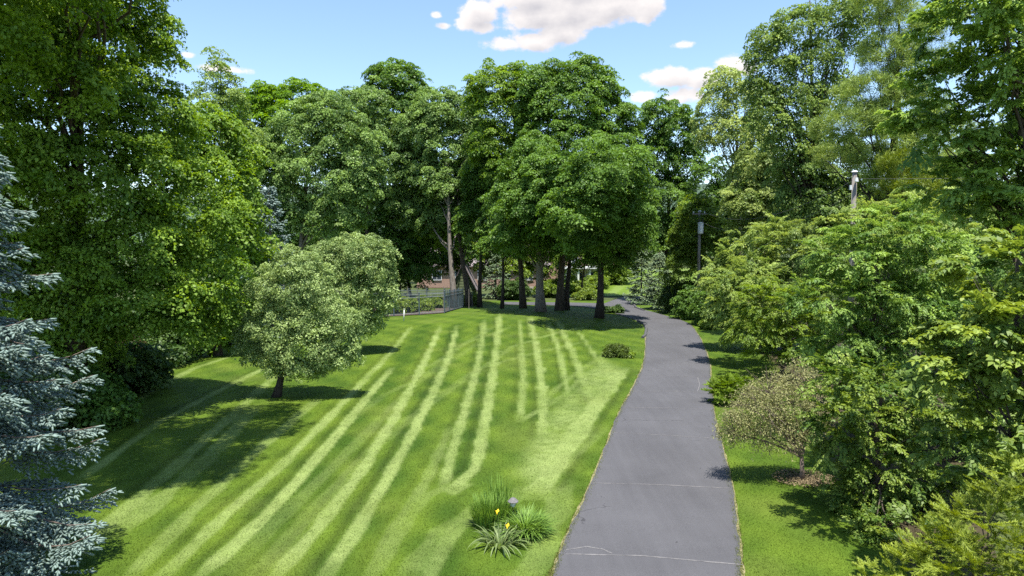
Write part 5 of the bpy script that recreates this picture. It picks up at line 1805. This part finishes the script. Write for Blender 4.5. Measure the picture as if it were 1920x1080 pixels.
wire(t1_ + np.array([0.45, 0, -0.1]), t2_ + np.array([0, -0.2, -0.35]), 1.2, 'upper overhead wire sagging between the two utility poles')
wire(t1_ + np.array([0.1, -0.1, -0.9]), t2_ + np.array([0, -0.1, -1.0]), 1.4, 'lower overhead wire sagging between the two utility poles')
wire(t2_ + np.array([0, -0.2, -0.35]), t3_, 0.7, 'overhead wire running from the taller pole into the elm')

# ------------------------------------------------------------------ iris bed and path light
def blade_mesh(L, w, arch, fold, mat, tint, seg=7, name='leaf'):
    V, F = [], []
    for i in range(seg + 1):
        t = i / seg
        a = arch * t
        # arc in the x-z plane
        x = L * (1 - math.cos(a)) / max(arch, 1e-3) if arch > 0.02 else 0
        z = L * math.sin(a) / max(arch, 1e-3) if arch > 0.02 else L * t
        ww = w * (0.75 + 0.5 * math.sin(min(t * 1.6, 1.57))) * (1 - t ** 2.6) + 0.0008
        V += [(x - fold * ww, -ww, z), (x, 0, z), (x - fold * ww, ww, z)]
    for i in range(seg):
        a = i * 3
        F += [(a, a + 1, a + 4, a + 3), (a + 1, a + 2, a + 5, a + 4)]
    return np.array(V), np.array(F)


def grass_clump(name, label, b, n, L, w, arch, spread, species, seed, cat='grass clump', rx=0.3, ry=0.25):
    r = np.random.default_rng(seed)
    root = thing(name, b, label, cat)
    Vs, Fs, Ts, o = [], [], [], 0
    for i in range(n):
        l = L * (0.65 + 0.5 * r.random())
        V, F = blade_mesh(l, w * (0.7 + 0.6 * r.random()), arch * (0.4 + 0.9 * r.random()), 0.35, None, 0, seg=5)
        az = r.random() * 6.283
        rr = math.sqrt(r.random())
        px_, py_ = math.cos(az) * rr * rx, math.sin(az) * rr * ry
        yaw = az + r.normal(0, 0.7)
        tilt = spread * rr * (0.6 + 0.5 * r.random())
        c, s = math.cos(tilt), math.sin(tilt)
        x = V[:, 0] * c + V[:, 2] * s
        z = -V[:, 0] * s + V[:, 2] * c
        y = V[:, 1]
        X = x * math.cos(yaw) - y * math.sin(yaw) + px_
        Y = x * math.sin(yaw) + y * math.cos(yaw) + py_
        Vs.append(np.column_stack([X, Y, np.maximum(z, 0.01 * r.random())]))
        Fs.append(F + o)
        o += len(V)
        Ts.append(np.full(len(F), np.clip(0.5 + 0.25 * r.normal(), 0, 1)))
    m = add_mesh('blades', np_mesh('blades', np.vstack(Vs), np.vstack(Fs), MAT[species], face_attr=np.concatenate(Ts)), root)
    m['kind'] = 'stuff'
    return root


grass_clump('grass_clump', 'tall upright dark green grass clump behind the yellow irises', gp(924, 985), 900, 0.70, 0.009, 0.45, 0.28, 'blade', 120, rx=0.42, ry=0.35)
grass_clump('grass_clump', 'taller slim grass tuft at the back of the iris bed', gp(935, 968), 160, 0.92, 0.008, 0.35, 0.18, 'blade', 121, rx=0.22, ry=0.12)
grass_clump('daylily_clump', 'arching fresh green daylily mound beside the path light', gp(984, 1000), 900, 0.62, 0.010, 1.5, 0.75, 'blade', 122, rx=0.30, ry=0.25)
bi = gp(938, 1022)
iris = thing('iris_plant', bi, 'pale strap leaved iris plant with two yellow flowers on the lawn', 'plant')
r = np.random.default_rng(123)
protos = []
for k in range(6):
    V, F = blade_mesh(0.5 + 0.05 * k, 0.017 + 0.002 * (k % 3), (0.5, 1.4, 1.9, 0.9, 1.6, 2.1)[k], 0.3, None, 0)
    protos.append(np_mesh('leaf', V, F, MAT['iris'], face_attr=np.full(len(F), 0.25 + 0.12 * k)))
for i in range(84):
    o = bpy.data.objects.new('leaf', protos[int(r.integers(6))])
    az = r.random() * 6.283
    rr = math.sqrt(r.random())
    o.location = (math.cos(az) * rr * 0.30, math.sin(az) * rr * 0.20, 0)
    o.rotation_euler = (0, 0.15 + 0.55 * rr, az + r.normal(0, 0.4))
    s = 0.68 + 0.42 * r.random()
    o.scale = (s, s, s)
    link(o, iris)
for (px, py, hh) in ((933, 990, 0.62), (952, 1010, 0.52)):
    p = gp(px, py + 22) - bi
    g = Geo()
    g.tube([p, p + np.array([0.02, 0, hh * 0.5]), p + np.array([0.0, 0, hh])], [0.008, 0.007, 0.006], 5)
    stem_o = part('stem', g, MAT['iris'], iris)
    g = Geo()
    c = p + np.array([0, 0, hh])
    for q in range(6):
        a = q * math.pi / 3 + 0.3
        d = np.array([math.cos(a), math.sin(a), 0])
        sd = np.array([-d[1], d[0], 0])
        zz = 0.06 if q % 2 else -0.03
        g.add([c, c + d * 0.04 + sd * 0.022 + np.array([0, 0, 0.03]), c + d * 0.062 + np.array([0, 0, zz]), c + d * 0.04 - sd * 0.022 + np.array([0, 0, 0.03])], [(0, 1, 2, 3)])
    part('flower', g, MAT['flower'], iris)
pl = gp(962, 990)
lamp = thing('path_light', pl, 'grey mushroom path light standing in the iris bed', 'light')
g = Geo()
g.tube([(0, 0, -0.1), (0, 0, 0.50)], 0.022, 8)
part('post', g, MAT['black'], lamp)
g = Geo()
g.tube([(0, 0, 0.50), (0, 0, 0.53), (0, 0, 0.62)], [0.04, 0.06, 0.06], 10)
part('lens', g, MAT['frosted'], lamp)
g = Geo()
g.tube([(0, 0, 0.62), (0, 0, 0.635), (0, 0, 0.70), (0, 0, 0.72)], [0.125, 0.125, 0.06, 0.02], 14)
part('shade', g, MAT['bronze_metal'], lamp)

# mulch ring of dry leaves under the crabapple
r = np.random.default_rng(130)
n = 42
vs = [(bc_[0], bc_[1], bc_[2] + 0.05)]
for i in range(n):
    a = 2 * math.pi * i / n
    k = 0.48 * (0.7 + 0.3 * r.random())
    x, y = bc_[0] + 0.1 + math.cos(a) * k * 1.1, bc_[1] + 0.05 + math.sin(a) * k
    vs.append((x, y, float(hgt(x, y)) + 0.012))
g = Geo()
g.add(vs, [(0, 1 + i, 1 + (i + 1) % n) for i in range(n)])
tag(add_mesh('mulch_ring', g.mesh('mulch_ring', MAT['mulch'])), kind='structure')
m = 1500
ang = r.random(m) * 6.283
rad = 0.75 * r.random(m) ** 0.6
P = np.column_stack([bc_[0] + 0.1 + np.cos(ang) * rad * 1.15, bc_[1] + 0.05 + np.sin(ang) * rad, np.zeros(m)])
P[:, 2] = hgt(P[:, 0], P[:, 1]) + 0.035 + 0.03 * r.random(m)
V, Fc = leaves_mesh(P, r.normal(0, 1, (m, 3)) * np.array([1, 1, 0.3]), np.array([0, 0, 1.0]) + r.normal(0, 0.4, (m, 3)), np.full(m, 0.06), np.full(m, 0.035))
o = add_mesh('leaf_litter', np_mesh('leaf_litter', V, Fc, MAT['mulch']))
tag(o, 'dry tan leaves strewn round the foot of the crabapple', 'leaf litter', kind='stuff')

# ------------------------------------------------------------------ ragged grass along the asphalt
r = np.random.default_rng(78)
EV, EC = [], []
for line, sg in ((DL[:100], 1.0), (DR[:104], -1.0)):
    tl = np.gradient(line, axis=0)
    tl /= np.linalg.norm(tl, axis=1)[:, None] + 1e-9
    nl = np.column_stack([-tl[:, 1], tl[:, 0]]) * sg
    m = 9000
    ii = r.random(m) ** 1.5 * (len(line) - 1.01)
    i0 = ii.astype(int)
    f = (ii - i0)[:, None]
    q = line[i0] * (1 - f) + line[i0 + 1] * f
    clumpy = vnoise(q, 4.0, 12) * 0.10
    q = q + nl[i0] * (r.random(m) * 0.14 - 0.045 - clumpy * 0.6)[:, None]
    b = np.column_stack([q, hgt(q[:, 0], q[:, 1]) + 0.01])
    tip = unit(np.column_stack([r.normal(0, 0.8, m), r.normal(0, 0.8, m), np.full(m, 0.8)]) - np.column_stack([nl[i0] * 0.5, np.zeros(m)])) * (0.05 + 0.05 * r.random(m))[:, None]
    yaw = r.random(m) * math.pi
    wv = np.column_stack([np.cos(yaw), np.sin(yaw), np.zeros(m)]) * 0.009
    EV.append(np.stack([b - wv, b + wv, b + tip], 1).reshape(-1, 3))
    EC.append((np.array([0.10, 0.135, 0.02]) + r.random(m)[:, None] * np.array([0.08, 0.05, 0.03])) * (0.8 + 0.4 * r.random(m))[:, None])
EV, EC = np.vstack(EV), np.vstack(EC)
o = add_mesh('verge_grass', np_mesh('verge_grass', EV, np.arange(len(EV)).reshape(-1, 3), MAT['grass'], color=EC))
tag(o, 'longer ragged grass growing over the edges of the asphalt', 'grass', kind='stuff')

# ------------------------------------------------------------------ grass blades on the lawn
r = np.random.default_rng(77)
NB = 520000
y = 10.5 * (52 / 10.5) ** (r.random(NB) ** 0.92)
x = (-0.80 + 1.42 * r.random(NB)) * y
P = np.column_stack([x, y])


def in_drive(P):
    poly = np.vstack([DL, DR[::-1]])
    return in_poly(P, poly)


keep = ~in_drive(P)
for c, rad in ((bc_, 0.6), (bi, 0.3)):
    keep &= np.hypot(P[:, 0] - c[0], P[:, 1] - c[1]) > rad
P = P[keep]
n = len(P)
cl = lawn_color(P)
cl = cl * (0.95 + 0.45 * r.random(n))[:, None]
z = hgt(P[:, 0], P[:, 1])
b = np.column_stack([P, z])
k = (P[:, 1] / 14) ** 0.55
hgt_b = (0.022 + 0.022 * r.random(n)) * k ** 0.4
tip = np.column_stack([r.normal(0, 0.9, n), r.normal(0, 0.9, n), np.full(n, 0.8)])
tip = unit(tip) * hgt_b[:, None]
yaw = r.random(n) * math.pi
wv = np.column_stack([np.cos(yaw), np.sin(yaw), np.zeros(n)]) * (0.006 * k)[:, None]
V = np.stack([b - wv, b + wv, b + tip], 1).reshape(-1, 3)
me = np_mesh('grass', V, np.arange(3 * n).reshape(-1, 3), MAT['grass'], color=cl)
o = add_mesh('grass', me)
tag(o, 'short mown grass blades striped by the mower', 'grass', kind='stuff')
if False:
  print('leaf triangles', LEAF_COUNT[0], 'tris', sum(len(m.polygons) for m in bpy.data.meshes))
